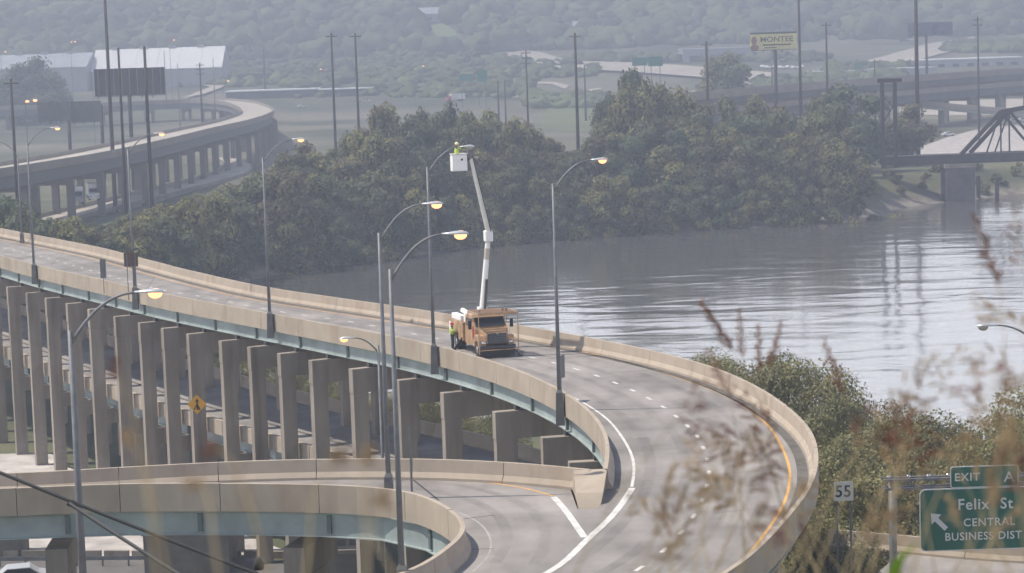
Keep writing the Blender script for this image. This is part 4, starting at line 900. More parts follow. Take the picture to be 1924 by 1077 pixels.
def shed(u0, u1, vb0, vt0, vt1, dd, ln, label, roof, flip=False):
    """long gabled shed whose ridge runs left-right and whose sunlit slope faces the river"""
    A_ = PY(u0, vb0, dd); B_ = PY(u1, vb0, dd); zb = hgt((A_.x+B_.x)/2, dd)-1; zt_ = PY((u0+u1)/2, vt0, dd+ln/2).z; ze = PY((u0+u1)/2, vt1, dd).z; W_ = B_.x-A_.x
    e = empty('warehouse', ((A_.x+B_.x)/2, dd, zb), label, 'warehouse'); h = zt_-zb; he = ze-zb
    part('wall', MB().box((0, ln/2, he/2), (W_-1, ln-1, he)), m_wallg, e)
    n = max(3, int(W_/12))
    for i in range(n):
        x0 = -W_/2+W_*i/n; x1 = -W_/2+W_*(i+1)/n-.12
        part('roof_panel', MB().prism([(-1, he), (ln/2, h), (ln+1, he), (ln+1, he+.4), (ln/2, h+.45), (-1, he+.4)], lambda y_, z_: (x0, y_, z_), lambda y_, z_: (x1, y_, z_)), roof, e)
    part('gable_wall', MB().prism([(0, he-.2), (ln, he-.2), (ln/2, h-.1)], lambda y_, z_: (W_/2-.8, y_, z_), lambda y_, z_: (W_/2-.3, y_, z_)), m_wallg, e)
    for k in range(4): part('roof_vent', MB().box((-W_*.35+k*W_*.22, ln/2, h+1), (4, 2.5, 1.6)), m_wallg, e)
shed(170, 418, 133, 92, 131, 1370, 42, 'long white-roofed warehouse behind the black billboard', m_roofw)
shed(-60, 164, 134, 104, 130, 1360, 42, 'dimmer grey-roofed warehouse behind the dark tree at left', m_roofg)
building('building', 448, 520, 160, 140, 30, 'dark flat building right of the warehouse', roof=m_walld, wall=m_walld, cat='building')
building('building', 425, 598, 188, 171, 25, 'long dark low building with a white roof edge', roof=m_roofw, wall=m_walld, cat='building', doors=6)
building('building', 600, 698, 184, 168, 20, 'second long dark building with a white roof edge', roof=m_roofw, wall=m_walld, cat='building', doors=5)
building('building', 1284, 1415, 118, 92, 40, 'pale shed beside the yellow billboard', roof=m_roofg, cat='building', doors=3)
building('building', 1700, 1920, 130, 112, 30, 'long pale shed behind the overpass at far right', roof=m_roofw, cat='building', doors=8)
building('building', 1640, 1760, 148, 130, 30, 'grey-roofed low building behind the overpass', roof=m_roofg, cat='building')
building('building', 1530, 1640, 150, 135, 25, 'pale low building left of the overpass', roof=m_roofg, wall=m_roofg, cat='building')
for u, v, lab in ((815, 46, 'white house above the hillside clearing'), (1105, 72, 'grey house in the hazy woods'), (735, 16, 'long pale house high on the hazy hillside')):
    p = PG(u, v); e = empty('house', p, lab, 'house'); p_ = 14
    part('wall', MB().box((0, 0, 3.5), (p_*1.5, 12, 7)), m_wallg, e); part('roof', MB().prism([(-7, 7), (0, 12), (7, 7)], lambda y_, z_: (-11.5, y_, z_), lambda y_, z_: (11.5, y_, z_)), m_roofg, e)
# ------------------------------------------------------------------ far viaducts
m_farcon = mat('far_concrete', (0.25, 0.225, 0.195), .9, .12, .2, coord='World')
m_farpier = mat('far_pier_concrete', (0.15, 0.14, 0.13), .9, .12, .2, coord='World')  # darker copy of the far concrete, with the piers' shade in the colour
def viaduct(name, pts, width, z0, label, side=-1, depth=2.0, colw=2.2, colsp=26, zdrop=None, parent=None, mroad=m_farroad, lower=None, ppanel=14, mgird=None, edge=2.0, ph=1.0):
    c = Curve(pts, 4.0, 10); e = empty(name, (0, 0, 0), label, 'viaduct'); e.location = (0, 0, 0)
    o = c.offset(width*side); flat = [list(q) for q in c.Q]+[list(q) for q in o.Q[::-1]]
    n = len(c.Q); mb = MB(); V = [tuple(q) for q in c.Q]+[tuple(q) for q in o.Q]; mb.add(V, [(i, i+1, n+i+1, n+i) for i in range(n-1)]); mb.add([(a_, b_, z_-.6) for a_, b_, z_ in V], [(i, n+i, n+i+1, i+1) for i in range(n-1)]); part('road_surface', mb, mroad, e)
    pr = [(0, -.8), (0, 1.0), (.3, 1.0), (.45, 0.02), (.1, 0.02), (.1, -.8)]
    for cc, sd_ in ((c, side), (o, -side)):
        if cc is c: pr = [(0, -.8), (0, ph), (.3, ph), (.45, 0.02), (.1, 0.02), (.1, -.8)]
        else: pr = [(0, -.8), (0, 1.0), (.3, 1.0), (.45, 0.02), (.1, 0.02), (.1, -.8)]
        k = max(1, int(cc.L/ppanel))
        for i in range(k):
            mb = MB(); sweep(mb, cc, cc.L*i/k, cc.L*(i+1)/k-.1, pr, None, sd_, 5); part('parapet_panel', mb, m_farcon, e)
        mb = MB(); sweep(mb, cc, 0, cc.L, [(.8, -.8-depth), (1.2, -.8-depth), (1.2, -.65), (.8, -.65)], None, sd_, 6); part('girder', mb, mgird or m_teal, e)
    s = colsp/2
    while s < c.L:
        P = c.p(s); N = c.n(s)*side; ang = math.atan2(N.y, N.x); q = P+N*width/2; zb = min(hgt(q.x, q.y), P.z-4)
        f = bpy.data.objects.new('pier', None); COL.objects.link(f); f.parent = e; f.location = (P.x, P.y, 0); f.rotation_euler = (0, 0, ang); zt_ = P.z-.85-depth
        part('cap_beam', MB().box(((edge-.8+width-1)/2, 0, zt_-.75), (width-1-edge+.8, 1.3, 1.5)), m_farpier, f)
        for x in (edge, width-2.0): part('column', MB().box((x, 0, (zb+zt_-1.5)/2-.5), (colw, 1.2, zt_-1.5-zb+1)), m_farpier, f)
        s += colsp
    return e
z1 = 20.9
def pzz(L, z): return [PZ(u, v, z) for u, v in L]
vp = [Vector((-112, 440, 20)), ] + pzz([(23, 314), (100, 302), (190, 287), (301, 264), (401, 240), (468, 225), (503, 214), (515, 207), (510, 201), (495, 195), (478, 190), (440, 186), (401, 185), (300, 188), (190, 193), (0, 200), (-200, 206)], z1)
for p in vp: p.z = 20
viaduct('far_ramp', vp, 12.5, 20, 'far elevated ramp making a tight hairpin above columns at upper left', side=1, colsp=22, colw=1.6, edge=-.3, ppanel=18, depth=2.7, mgird=mat('far_girder', (.13, .14, .15), .8))
vp = [PZ(u, v, 7.0) for u, v in [(20, 440), (80, 424), (130, 412), (167, 402), (210, 391), (240, 384), (300, 369), (340, 358), (400, 344), (430, 335), (455, 327), (472, 317), (474, 310), (466, 303), (440, 298), (400, 295), (340, 294)]]
viaduct('far_ramp', vp, 9.0, 7, 'lower far ramp glimpsed between the columns of the hairpin ramp', side=1, depth=.9, colsp=60, ppanel=18, ph=.2)
# double deck overpass at right
for zz, lab, mr_ in ((25.0, 'upper deck of the hazy double deck overpass at far right', m_dirtroad), (20.3, 'lower deck of the hazy double deck overpass at far right', m_farroad)):
    viaduct('far_overpass', [Vector((40, 660, zz)), Vector((58, 700, zz)), Vector((95, 765, zz)), Vector((150, 850, zz)), Vector((215, 940, zz)), Vector((330, 1080, zz))], 14, zz, lab, side=1, depth=2.2 if zz > 21 else 2.8, colw=2.0, colsp=26 if zz < 21 else 900, mroad=mr_, mgird=m_walld)
viaduct('far_ramp', [Vector((150, 860, 16)), Vector((185, 850, 12)), Vector((240, 850, 9.5))], 8, 12, 'short hazy ramp dropping below the double deck overpass', side=1, depth=.8, colsp=50)
# ------------------------------------------------------------------ railway truss bridge
DT = 578
e = empty('railway_bridge', (0, 0, 0), 'dark steel railway truss bridge over the river at the right edge', 'bridge')
def RP(u, v, dy=0): return PY(u, v, DT+dy)
zg0 = RP(1780, 308).z; zg1 = RP(1780, 291).z; x0 = RP(1660, 300).x; xe = x0+95
for dy in (0, 5.5): part('plate_girder', MB().box(((x0+xe)/2, DT+dy, (zg0+zg1)/2), (xe-x0, .4, zg1-zg0)), m_rail, e)
part('track_deck', MB().box(((x0+xe)/2, DT+2.75, zg1-.2), (xe-x0, 5, .3)), m_rail, e)
xt = RP(1806, 290).x; xa = RP(1880, 208).x; ht = RP(1880, 210).z-zg1; dxp = (xa-xt)
for dy in (0, 5.5):
    Y = DT+dy; sh = dy*.6; xt = RP(1806, 290).x+sh; xa = RP(1880, 208).x+sh; xs = [xt, xa, xa+dxp*.85, xa+dxp*1.7, xa+dxp*2.55, xa+dxp*3.4]; zs = [zg1, zg1+ht, zg1+ht*1.12, zg1+ht*1.18, zg1+ht*1.12, zg1+ht]
    for i in range(5): part('chord', MB().beam((xs[i], Y, zs[i]), (xs[i+1], Y, zs[i+1]), .95, 1.0), m_rail, e)
    part('chord', MB().beam((xs[5], Y, zs[5]), (xs[5]+dxp, Y, zg1), .95, 1.0), m_rail, e)
    for i in range(1, 6): part('hanger', MB().beam((xs[i], Y, zs[i]), (xs[i], Y, zg1), .35, .35), m_rail, e)
    for i in range(1, 5): part('diagonal', MB().beam((xs[i], Y, zs[i]), (xs[i+1], Y, zg1), .6, .6), m_rail, e)
    part('diagonal', MB().beam((xs[1], Y, zs[1]), (xt+1.8+dxp*.45, Y, zg1), .35, .35), m_rail, e)
mb = MB()
for i, x in enumerate(xs[1:]): mb.beam((x, DT, zs[i+1]), (x, DT+5.5, zs[i+1]), .4, .4)
part('cross_strut', mb, m_rail, e)
for u0, u1, lab in ((1776, 1830, 'main'), (2080, 2140, 'x')):
    a_, b_ = RP(u0, 340), RP(u1, 340); part('pier', MB().box(((a_.x+b_.x)/2, DT+2.7, (zg0-5)/2), (b_.x-a_.x, 8, zg0+5)), mat('old_pier_stone', (.12, .11, .11), .95, .3, .4, coord='World'), e); part('pier_cap', MB().box(((a_.x+b_.x)/2, DT+2.7, zg0-.5), (b_.x-a_.x+.8, 9, 1.0)), m_pier, e)
for u, v in ((1838, 330), (1873, 338)):
    a_ = PY(u, v, 586); e = empty('timber_pile', (a_.x, 586, 0), 'old timber pile standing in the shallows right of the %s' % ('railway pier' if u == 1838 else 'first pile'), 'pile'); part('pile', MB().tube([(0, 0, -2), (0, 0, a_.z)], .55, 8), m_rail, e)
e = empty('signal_tower', (0, 0, 0), 'black portal tower of two posts above the girder span', 'tower')
for u in (1657, 1681): a_ = PY(u, 155, 572); part('post', MB().box((a_.x, 572, (a_.z+zg0)/2), (.9, .9, a_.z-zg0)), m_rail, e)
a_, b_ = PY(1648, 152, 572), PY(1694, 150, 572); part('crosshead', MB().box(((a_.x+b_.x)/2, 572, a_.z), (b_.x-a_.x, 1, 1.0)), m_rail, e)
part('cross_brace', MB().beam(PY(1657, 235, 572), PY(1681, 195, 572), .3, .3), m_rail, e)
# ------------------------------------------------------------------ utility poles and masts
def upole(u, v, d, r0_=.22, arms=0, label='', name='utility_pole', cat='utility pole', group=None, steel=False, armw=1.6):
    p = PY(u, v, d); zb = hgt(p.x, d)-1; e = empty(name, (p.x, d, zb), label, cat, group)
    part('mast', MB().tube([(0, 0, 0), (0, 0, p.z-zb)], [r0_*1.35, r0_*.75], 8), m_steel if steel else m_wood, e, True)
    for k in range(arms):
        z = p.z-zb-1.0-k*1.7; part('crossarm', MB().beam((-armw, 0, z), (armw, 0, z), .16, .2), m_wood, e)
        for x in (-armw*.9, -armw*.45, armw*.45, armw*.9): part('insulator', MB().tube([(x, 0, z+.1), (x, 0, z+.45)], .1, 6), m_bgrey, e)
    return e
G = 'utility poles across the valley'
for u, v, d, r, arms, lab in ((622, 62, 640, .34, 1, 'left of the paired tall dark poles above the wood'), (667, 62, 645, .34, 1, 'right of the paired tall dark poles above the wood'), (1080, 62, 620, .40, 1, 'tall thick dark pole in the gap between tree masses'),
    (988, 94, 760, .30, 3, 'wooden pole with several crossarms above the middle trees'), (1327, 78, 660, .45, 1, 'dark pole at the left of the lone round tree'), (1500, -30, 700, .42, 0, 'tall mast just right of the yellow billboard'),
    (1552, 42, 740, .35, 1, 'thin pole right of the tall mast by the billboard'), (1720, -40, 640, .55, 0, 'tallest thick mast crossing the overpass at right'), (1837, 32, 760, .32, 2, 'pole with crossarms at the far right hillside'), (195, -40, 560, .42, 0, 'tallest mast rising above the black billboard at left'),
    (222, 90, 470, .30, 0, 'pole passing in front of the left part of the black billboard'), (271, 87, 470, .36, 0, 'pole passing in front of the right part of the black billboard'), (20, 148, 480, .33, 1, 'dark pole at the left edge near the hairpin ramp'), (375, 118, 900, .35, 3, 'pole with stacked crossarms before the warehouse'),
    (1450, 125, 900, .25, 0, 'thin pole beneath the yellow billboard'), (1643, 112, 900, .3, 1, 'short pole behind the signal tower'), (1098, 125, 1000, .4, 1, 'short pole in the hazy middle distance'), (495, 92, 1300, .5, 0, 'pale thin mast right of the white warehouse'), (935, 150, 900, .35, 1, 'short dark pole near the green highway signs'), (948, 150, 905, .3, 0, 'short thin pole near the green highway signs')):
    upole(u, v, d, r, arms, lab, group=G)
def fwire(a_, b_, sag, r, label, m=m_dsteel):
    P_ = [a_.lerp(b_, t/16)-Vector((0, 0, sag*4*(t/16)*(1-t/16))) for t in range(17)]; o = part('power_cable', MB().tube(P_, r, 6), m); return tag(o, label, 'cable')
c1a, c1b = PY(-150, 826, 40), PY(640, 1137, 40)
fwire(c1a, c1b, .05, .035, 'thick black power cable sloping across the lower left corner')
c2a, c2b = PY(130, 946, 39.6), PY(480, 1168, 38)
fwire(c2a, c2b, .03, .035, 'shorter black cable branching below the thick power cable')
pc = PY(137, 941, 39.8); o = part('cable_clamp', MB().tube([PY(128, 944, 39.7), PY(146, 952, 39.7)], .06, 8).tube([pc, PY(141, 950, 39.7)], .02, 6), m_black); tag(o, 'black clamp where the two cables join', 'clamp')
pi_ = PY(486, 1060, 40); o = part('insulator', MB().tube([pi_+Vector((0, 0, -.10)), pi_+Vector((0, 0, .0)), pi_+Vector((0, 0, .06)), pi_+Vector((0, 0, .12))], [.08, .1, .06, .03], 8), m_black, None, True); tag(o, 'small black insulator clipped on the thick power cable', 'insulator')
# small far street lamps (lit)
def farlamp(u, v, d, lab, twin=False, dirn=1):
    p = PY(u, v, d); zb = hgt(p.x, d); e = empty('far_street_lamp', (p.x-dirn*2.4, d, zb), lab, 'street lamp', 'lit street lamps in the distance'); h = p.z-zb
    part('pole', MB().tube([(0, 0, 0), (0, 0, h-.6)], [.16, .10], 6), m_steel, e); part('arm', MB().tube([(0, 0, h-.6), (dirn*1.2, 0, h), (dirn*2.2, 0, h+.1)], .07, 6), m_steel, e)
    part('lamp_head', MB().ell((dirn*2.4, 0, h+.12), (.6, .3, .14)), m_head, e, True)
    part('lens', MB().ell((dirn*2.4, 0, h-.1), (.55, .4, .35)), m_lens, e, True)
    if twin: part('lens', MB().ell((dirn*2.4-1.9, 0, h-.3), (.5, .35, .3)), m_lens, e, True)
for u, v, d, lab in ((141, 78, 1200, 'twin lit lamp high above the warehouse roof'), (327, 75, 1200, 'faint lit lamp above the white warehouse'), (10, 97, 1200, 'lit lamp at the far left edge'), (66, 188, 560, 'bright lit lamp beside the hairpin ramp at left'), (184, 134, 900, 'lit lamp at the corner of the black billboard'), (429, 152, 1100, 'small lit lamp by the pale far ramp'), (603, 130, 1250, 'small lit lamp in the hazy middle'), (795, 124, 1250, 'small lit lamp near the green highway signs'), (1725, 117, 1300, 'pale lamp behind the tall poplars')):
    farlamp(u, v, d, lab, twin=(u in (141, 66)))
for u, v, d, lab in ((400, 110, 1050, 'grey lamp pole on the hairpin'), (333, 120, 1060, 'grey lamp pole behind the hairpin'), (308, 95, 1200, 'pale thin pole before the warehouse')):
    upole(u, v, d, .22, 0, lab+' ', name='lamp_pole', cat='lamp pole', steel=True)
# ------------------------------------------------------------------ billboards and distant signs
def billboard(u0, u1, vt, vb, d, m, label, post_u=None, posts=1, frame=m_bill, zb=None):
    A_, B_ = PY(u0, vb, d), PY(u1, vb, d); T_ = PY((u0+u1)/2, vt, d); Bm = PY((u0+u1)/2, vb, d); W_ = B_.x-A_.x; H_ = T_.z-Bm.z; cx = (A_.x+B_.x)/2; zb = hgt(cx, d)-1
    e = empty('billboard', (cx, d, zb), label, 'billboard'); zc = Bm.z-zb
    part('panel', MB().box((0, 0, zc+H_/2), (W_, .6, H_)), m, e)
    part('catwalk', MB().box((0, -.8, zc-.15), (W_, 1.1, .15)), frame, e)
    for k in range(int(W_/3)): part('bracket', MB().beam((-W_/2+1+k*3, .6, zc), (-W_/2+1+k*3, -1.5, zc-.8), .2, .2), frame, e)
    px = 0 if post_u is None else PY(post_u, vb, d).x-cx
    part('post', MB().tube([(px, .9, 0), (px, .9, zc+H_*.8)], .55, 12), frame, e, True); return e, zc, H_, W_
e, zc, H_, W_ = billboard(179, 311, 128, 179, 640, m_bill, 'black back of a wide billboard on a single post at upper left', post_u=242)
for k in range(9): part('stringer', MB().box((-W_/2+W_*(k+.5)/9, -.36, zc+H_/2), (.25, .12, H_*.94)), m_bgrey, e)
e, zc, H_, W_ = billboard(1410, 1497, 64, 93, 740, m_billy, 'yellow billboard with dark lettering on a post at upper right', post_u=1457)
put('lettering', text_mesh('MONTEE', 2.3, m_ink, sx=1.15, align='CENTER', bold=.05), e, (1.0, -.32, zc+H_*.5)); put('small_lettering', MB().box((1, 0, 0), (9, .02, .5)).box((-1, 0, -.9), (4, .02, .35)).mesh('small_lettering', m_ink), e, (0, -.32, zc+H_*.3))
part('picture', MB().ell((-W_/2+1.2, -.32, zc+H_*.6), (.9, .05, 1.3)).ell((-W_/2+1.3, -.33, zc+H_*.15), (1.4, .05, 1.0)), mat('portrait_tone', (.30, .16, .12), .8), e)
part('top_strip', MB().box((0, -.1, zc+H_+.35), (W_, .5, .5)), m_bill, e)
billboard(1706, 1790, 42, 66, 1000, mat('billboard_grey', (.10, .12, .17), .8, .4, .4), 'dark hazy billboard over the climbing highway', post_u=1741)
billboard(72, 132, 192, 226, 700, mat('billboard_dull', (.11, .115, .12), .8, .2, .5), 'dull dark billboard panel at left of the hairpin, left half', post_u=128)
billboard(134, 191, 190, 228, 702, mat('billboard_dull', (.11, .115, .12), .8, .2, .5), 'dull dark billboard panel at left of the hairpin, right half', post_u=190)
for u0, u1, v0, v1, d, lab in ((862, 888, 139, 153, 1150, 'left small green highway sign in the haze'), (896, 915, 132, 154, 1150, 'taller small green highway sign in the haze'), (1188, 1216, 108, 124, 1000, 'left green highway sign above the poplars'), (1218, 1245, 106, 125, 1000, 'right green highway sign above the poplars'), (1605, 1622, 120, 131, 1250, 'tiny green sign beside the climbing highway')):
    A_, B_ = PY(u0, v1, d), PY(u1, v0, d); zb = hgt(A_.x, d)-1; e = empty('highway_sign', ((A_.x+B_.x)/2, d, zb), lab, 'road sign'); W_ = B_.x-A_.x
    part('panel', MB().box((0, 0, (A_.z+B_.z)/2-zb), (W_, .2, B_.z-A_.z)), mat('far_sign_green', (.02, .20, .14), .6), e)
    for x in (-W_*.3, W_*.3): part('post', MB().box((x, .25, (A_.z-zb)/2), (.3, .2, A_.z-zb)), m_steel, e)
# ------------------------------------------------------------------ vehicles in the distance
def car_proto():
    b = MB(); prof = [(-2.2, .35), (-2.25, .8), (-2.0, .95), (-1.5, 1.0), (-.95, 1.42), (.7, 1.45), (1.35, 1.0), (2.1, .85), (2.25, .6), (2.2, .35)]
    b.prism(prof, lambda x, z: (x, -.88, z), lambda x, z: (x, .88, z))
    g = MB().prism([(-1.35, 1.0), (-.92, 1.36), (.66, 1.39), (1.2, 1.0)], lambda x, z: (x, -.895, z), lambda x, z: (x, .895, z))
    w = [MB().tube([(x, s*.7, .33), (x, s*.9, .33)], .33, 14) for x in (-1.4, 1.4) for s in (-1, 1)]
    return b, g, w
b_, g2, w_ = car_proto(); me_g = g2.mesh('windows', m_glass); me_w = [q.mesh('wheel', m_black) for q in w_]
carm = {c: b_.mesh('body', mat('car_'+c, v, .3)) for c, v in dict(white=(.8, .8, .8), silver=(.45, .46, .48), dark=(.06, .06, .08), red=(.45, .04, .03)).items()}
def car(p, rz, c, lab, name='car', group=None, s=1.0):
    e = empty(name, p, lab, 'car', group, rz); e.scale = (s, s, s); put('body', carm[c], e); put('windows', me_g, e)
    for q in me_w: put('wheel', q, e)
for u, v, rz, c, lab in ((1782, 258, .15, 'white', 'white car driving on the pale lot beside the railway truss'), (1905, 232, .1, 'silver', 'silver car seen through the truss at the right edge'), (1922, 230, .1, 'white', 'white car at the extreme right edge by the truss'), (568, 204, .3, 'white', 'white car on the street right of the hairpin'), (672, 192, 0, 'silver', 'silver car between the twin poles'), (690, 194, 0, 'white', 'white car right of the twin poles'), (930, 182, .1, 'silver', 'silver car on the hazy far road')):
    q = PG(u, v); car(q+Vector((0, 0, .2)), rz, c, lab)
for k, u in enumerate((1433, 1441, 1448, 1456, 1466, 1472, 1480, 1490, 1499, 1507)):
    q = PG(u, 129+(k % 3)); car(q, 1.3, ('white', 'white', 'silver')[k % 3], 'pale parked car in the row below the yellow billboard', group='cars parked below the yellow billboard', s=1.25)
for u, v, c in ((1700, 82, 'dark'), (1716, 80, 'silver')): q = PG(u, v); car(q+Vector((0, 0, 1)), -.8, c, '%s car on the climbing highway' % ('dark' if c == 'dark' else 'silver'), s=1.6)
def lorry(p, rz, lab, cabm, boxm):
    e = empty('lorry', p, lab, 'truck', rz=rz)
    part('cargo_box', MB().box((-3, 0, 2.4), (8, 2.5, 2.8)), boxm, e); part('cab', MB().prism([(1.2, .5), (1.2, 2.9), (2.2, 2.9), (2.5, 1.8), (3.5, 1.6), (3.6, .5)], lambda x, z: (x, -1.2, z), lambda x, z: (x, 1.2, z)), cabm, e)
    part('windshield', MB().prism([(2.25, 2.75), (2.5, 1.85), (2.55, 1.85), (2.3, 2.75)], lambda x, z: (x, -1.0, z), lambda x, z: (x, 1.0, z)), m_glass, e)
    for x in (2.6, -5.5, -4.3):
        for s in (-1, 1): part('wheel', MB().tube([(x, s*.8, .5), (x, s*1.22, .5)], .5, 14), m_black, e)
    for s in (-1, 1): part('headlight', MB().ell((3.6, s*.85, 1.0), (.08, .22, .16)), m_chrome, e)
p = PZ(176, 374, 10.2); lorry((p.x, p.y, 10.05), -1.35, 'white box truck glimpsed between the columns of the hairpin ramp', m_twhite, m_twhite)
p = PZ(146, 381, 10.2); lorry((p.x, p.y, 10.05), -1.35, 'pale truck partly hidden behind a far ramp column', m_wallg, m_roofw)
q = PG(850, 192); lorry(q, -2.6, 'red and white lorry on the far road above the trees', mat('cab_red', (.5, .05, .04), .4), m_twhite)
q = PG(40, 1101); car(q, .2, 'silver', 'silver car parked on the street at the bottom left corner')
# lower right road
zr = 14.5
loop = [PZ(u, v, zr) for u, v in ((1690, 1040), (1800, 1050), (1924, 1058), (2100, 1065))]+[PZ(u, v, zr) for u, v in ((2100, 1200), (1700, 1200), (1600, 1120))]
e = flat_poly('road', loop, zr, m_deck, None, .6); e['kind'] = 'structure'; e['label'] = 'lower road passing under the exit sign'
lr = Curve([PZ(u, v, zr) for u, v in ((1560, 1025), (1690, 1036), (1800, 1047), (1924, 1056), (2100, 1063))], 1, 3)
e = empty('road_barrier', (0, 0, 0), 'pale concrete barrier of the lower road beneath the exit sign', 'barrier'); parapets(lr, -1, 4, e, zb=zr, prof=[(0, -1.8)]+PROF[1:6]+[(.3, .0), (.3, -1.8)])
# guard wall of outer fascia: shaded face below the outer parapet
# ------------------------------------------------------------------ foreground grasses
def stalk(points, d, mplume, label, group, seed, dens=1.0, spread=.055, wid=.0, sp=.02, tip_open=1.0, plen=None):
    """points: photo positions from foot to tip at distance d; the plume sits on the upper part"""
    r = np.random.default_rng(seed); pts = [PY(u, v, d+0.15*k) for k, (u, v) in enumerate(points)]
    c = Curve(pts, .01, 4)
    e = empty('grass_stalk', pts[0], label, 'grass', group); o3 = pts[0]
    part('stem', MB().tube([c.p(u)-o3 for u in np.linspace(0, c.L, 14)], [lerp(.0035, .0010, i/13) for i in range(14)], 6), m_stem, e, True)
    pl = plen or min(.42, c.L*.5); op = spread >= .06; n = int((22 if op else 34)*dens); P = []; T = []
    if op: spread *= 1.5; sp *= 1.25
    for i in range(n):
        s0 = c.L-pl*(1-i/n); q = c.p(s0); tg = Vector((c.p(min(c.L, s0+.02))-c.p(max(0, s0-.02)))).normalized(); a = r.uniform(0, 6.28)
        ln = spread*(1.15-(i/n))*r.uniform(.6, 1.4)+.02
        ob = tg.orthogonal().normalized(); sidev = (Matrix.Rotation(a, 3, tg)@ob); br = (tg*.9+sidev*.55*tip_open).normalized()
        k = max(2, int(ln/.008))
        if op and r.uniform() < .3: continue
        for j in range(int(k*.5) if op else 0, int(k*1.25) if op else k):
            t_ = (j+1)/k; P.append(q+br*ln*t_+Vector((0, 0, -.25*ln*t_*t_))+Vector(r.normal(0, .002, 3))); T.append((br+Vector(r.normal(0, .35, 3))).normalized())
    P = np.array([list(p-o3) for p in P]); T = np.array([list(t_) for t_ in T]); b = np.cross(T, r.normal(size=T.shape)); b /= np.linalg.norm(b, axis=1)[:, None]; l_ = sp*.5*r.uniform(.6, 1.3, len(P))[:, None]; w2 = l_*.30
    c2 = np.cross(T, b)
    V = np.stack([P-T*l_, P+b*w2, P+T*l_, P-b*w2], 1).reshape(-1, 3); V2 = np.stack([P-T*l_, P+c2*w2, P+T*l_, P-c2*w2], 1).reshape(-1, 3)
    VV = np.vstack([V, V2]); put('plume', npmesh('plume', VV, np.arange(len(VV)).reshape(-1, 4), mplume), e)['kind'] = 'stuff'
    return e
GR = 'russet grass plume blurred in the foreground at right'; GG = 'blurred grass plumes in front of the lens'
GL = 'pale blurred grass plume in the left foreground'; GLG = 'faint blurred grass plumes at left'
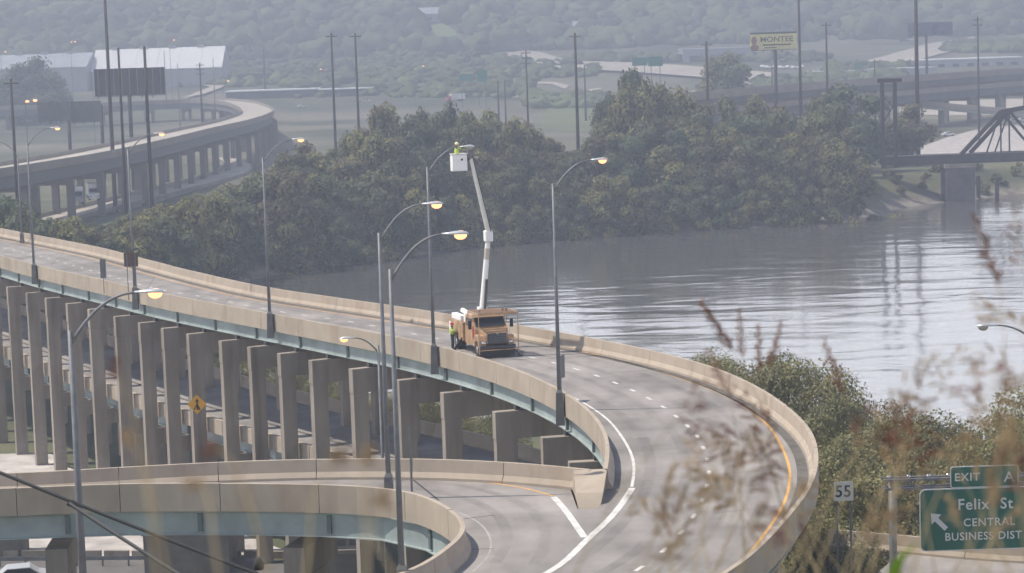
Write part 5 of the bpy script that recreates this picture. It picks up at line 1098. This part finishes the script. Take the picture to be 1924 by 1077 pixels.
STK = [ # (points foot..tip), distance, mat, label kind, density, spread
 ([(1560, 1100), (1470, 860), (1400, 700), (1318, 566)], 12, m_plume, 0, 2.4, .035, .30),
 ([(1520, 1100), (1440, 860), (1402, 720), (1388, 582)], 12, m_plume, 0, 1.3, .03, .25),
 ([(1540, 1100), (1470, 860), (1430, 720), (1424, 612)], 12, m_plume, 0, 1.4, .03, .25),
 ([(1500, 1100), (1450, 860), (1440, 720), (1468, 608)], 12, m_plume, 0, 1.4, .03, .25),
 ([(1700, 1100), (1620, 900), (1590, 760), (1548, 640)], 11, m_plume, 0, 1.0, .05, .30),
 ([(1400, 1100), (1390, 900), (1370, 740), (1330, 655)], 11, m_plume, 0, .9, .05, .30),
 ([(1330, 1100), (1420, 900), (1440, 820), (1400, 745)], 11, m_plume, 0, 1.6, .10, .45),
 ([(1600, 1100), (1500, 960), (1430, 860), (1300, 800)], 11, m_plume, 0, 1.7, .11, .45),
 ([(1250, 1100), (1340, 1000), (1400, 900), (1460, 830)], 10, m_plume, 0, 1.6, .10, .42),
 ([(1500, 1120), (1430, 1000), (1380, 930), (1290, 880)], 10, m_plume2, 0, 1.3, .09, .40),
 ([(1350, 1150), (1330, 1060), (1320, 980), (1345, 900)], 9, m_plume2, 0, 1.2, .08, .30),
 ([(1600, 1120), (1640, 980), (1680, 860), (1710, 740)], 10, m_plume, 0, 1.5, .08, .45),
 ([(1600, 1120), (1640, 980), (1670, 880), (1700, 790)], 10, m_plume2, 0, 1.3, .07, .40),
 ([(1700, 1120), (1680, 960), (1690, 860), (1740, 700)], 9, m_plume, 0, 1.2, .08, .40),
 ([(1960, 1120), (1900, 800), (1880, 560), (1830, 405)], 9, m_plume, 0, 1.2, .05, .40),
 ([(1990, 1120), (1940, 800), (1915, 620), (1840, 560)], 9, m_plume2, 0, 1.0, .08, .35),
 ([(2010, 1120), (1950, 820), (1900, 700), (1810, 650)], 9, m_plume2, 0, 1.1, .08, .35),
 ([(2000, 1000), (1960, 700), (1930, 540), (1905, 400)], 9, m_plume, 0, .8, .06, .35),
 ([(1850, 1150), (1860, 1040), (1870, 920), (1900, 790)], 7, m_plume2, 0, 1.6, .035, .30),
 ([(1960, 1150), (1900, 1080), (1870, 980), (1862, 880)], 7, m_plume2, 0, 1.5, .03, .26),
 ([(1760, 1150), (1810, 1080), (1870, 1010), (1924, 950)], 8, m_plume2, 0, .7, .04, .35),
 ([(1920, 1150), (1860, 1090), (1810, 1000), (1780, 930)], 7, m_plume2, 0, .6, .03, .24),
 ([(1800, 1150), (1850, 1050), (1900, 960), (1990, 880)], 8, m_plume, 0, 1.3, .06, .35),
 ([(1680, 1150), (1700, 1000), (1750, 860), (1850, 790)], 9, m_plume2, 0, 1.3, .08, .42),
 ([(1980, 1150), (1930, 950), (1900, 850), (1850, 760)], 8, m_plume2, 0, 1.2, .06, .40),
 ([(1560, 1150), (1540, 1080), (1500, 1020), (1440, 960)], 8, m_plume, 0, 1.3, .07, .32),
 ([(1620, 1150), (1610, 1060), (1620, 1000), (1670, 960)], 8, m_plume2, 0, 1.3, .06, .30),
 ([(1450, 1150), (1470, 1060), (1490, 980), (1530, 900)], 9, m_plume2, 0, 1.2, .07, .35),
 ([(1750, 1150), (1730, 1080), (1700, 1020), (1640, 980)], 8, m_plume2, 0, 1.2, .06, .30),
 ([(1240, 1150), (1260, 1060), (1230, 980), (1190, 930)], 9, m_plume2, 0, .9, .06, .28),
 ([(680, 1150), (690, 1040), (680, 920), (690, 840)], 4.5, m_plume2, 1, .5, .02, .16),
 ([(560, 1150), (580, 1040), (590, 930), (640, 850)], 4.5, m_plume2, 1, .4, .02, .14),
 ([(300, 1150), (280, 950), (260, 860), (240, 820)], 4.5, m_plume2, 1, .35, .02, .12),
 ([(330, 1150), (280, 900), (250, 780), (215, 680)], 5, m_plume, 1, .35, .015, .14),
 ([(520, 1150), (470, 950), (430, 860), (395, 835)], 4.5, m_plume, 1, .35, .02, .12),
 ([(420, 1150), (400, 1000), (390, 930), (365, 900)], 4.5, m_plume2, 1, .35, .02, .12),
 ([(760, 1150), (740, 1080), (700, 1000), (720, 930)], 4.5, m_plume2, 1, .4, .02, .12),
]
q_ = random.Random(21)
for k in range(26):
    u = q_.uniform(1250, 1560) if k < 11 else q_.uniform(1560, 1930); v = q_.uniform(720, 960) if k < 11 else q_.uniform(640, 980)
    if k >= 11 and abs(u-1590) < 45 and v < 960: u += 90
    if u > 1735 and v > 850: v -= 190
    ln = q_.choice((-1, 1, 1))*q_.uniform(30, 150)
    STK.append(([(u-ln*2.0, 1160), (u-ln*1.2, v+220), (u-ln*.5, v+90), (u, v)], q_.uniform(6, 9.5), q_.choice((m_plume, m_plume2, m_plume2)), 0, q_.uniform(.4, .8), q_.uniform(.05, .10), q_.uniform(.3, .45)))
for i, (pts, d, m, kind, dens, spr, pl) in enumerate(STK):
    tu, tv = pts[-1]; GR = ('russet' if m is m_plume else 'straw-coloured')+' blurred grass plume '+('in front of the river' if tv < 690 else 'over the curved road' if tu < 1500 else 'over the bushes left of the exit sign' if tu < 1740 else 'across the exit sign')
    stalk(pts, d, m, GL if kind else GR, GLG if kind else GG, 500+i, dens, spr, plen=pl*d/9*.8)
p0 = PY(1668, 1110, 7); p1 = PY(1690, 1055, 7); p2 = PY(1722, 1018, 7); mb = MB(); mb.add([p0+Vector((-.02, 0, 0)), p0+Vector((.02, .01, 0)), p1+Vector((.016, .01, 0)), p2, p1+Vector((-.02, 0, 0))], [(0, 1, 2, 4), (4, 2, 3)]); mb.add([p+Vector((0, .004, 0)) for p in (p0+Vector((-.02, 0, 0)), p0+Vector((.02, .01, 0)), p1+Vector((.016, .01, 0)), p2, p1+Vector((-.02, 0, 0)))], [(0, 4, 2, 1), (4, 3, 2)])
tag(part('grass', mb, m_blade), 'bright green blurred grass blade left of the exit sign', 'grass')
# ------------------------------------------------------------------ haze
hz = MB().box((0, 1290, 66), (4200, 2780, 142)); hm = bpy.data.materials.new('haze'); hm.use_nodes = True; n = hm.node_tree; n.nodes.remove(n.nodes['Principled BSDF'])
pv = n.nodes.new('ShaderNodeVolumePrincipled'); pv.inputs['Color'].default_value = (0.38, 0.415, 0.515, 1); pv.inputs['Density'].default_value = HAZE_DENSITY; pv.inputs['Anisotropy'].default_value = 0.0
n.links.new(pv.outputs[0], n.nodes['Material Output'].inputs['Volume'])
ho = put('haze', hz.mesh('haze', hm)); tag(ho, 'pale morning haze over the valley', kind='stuff')
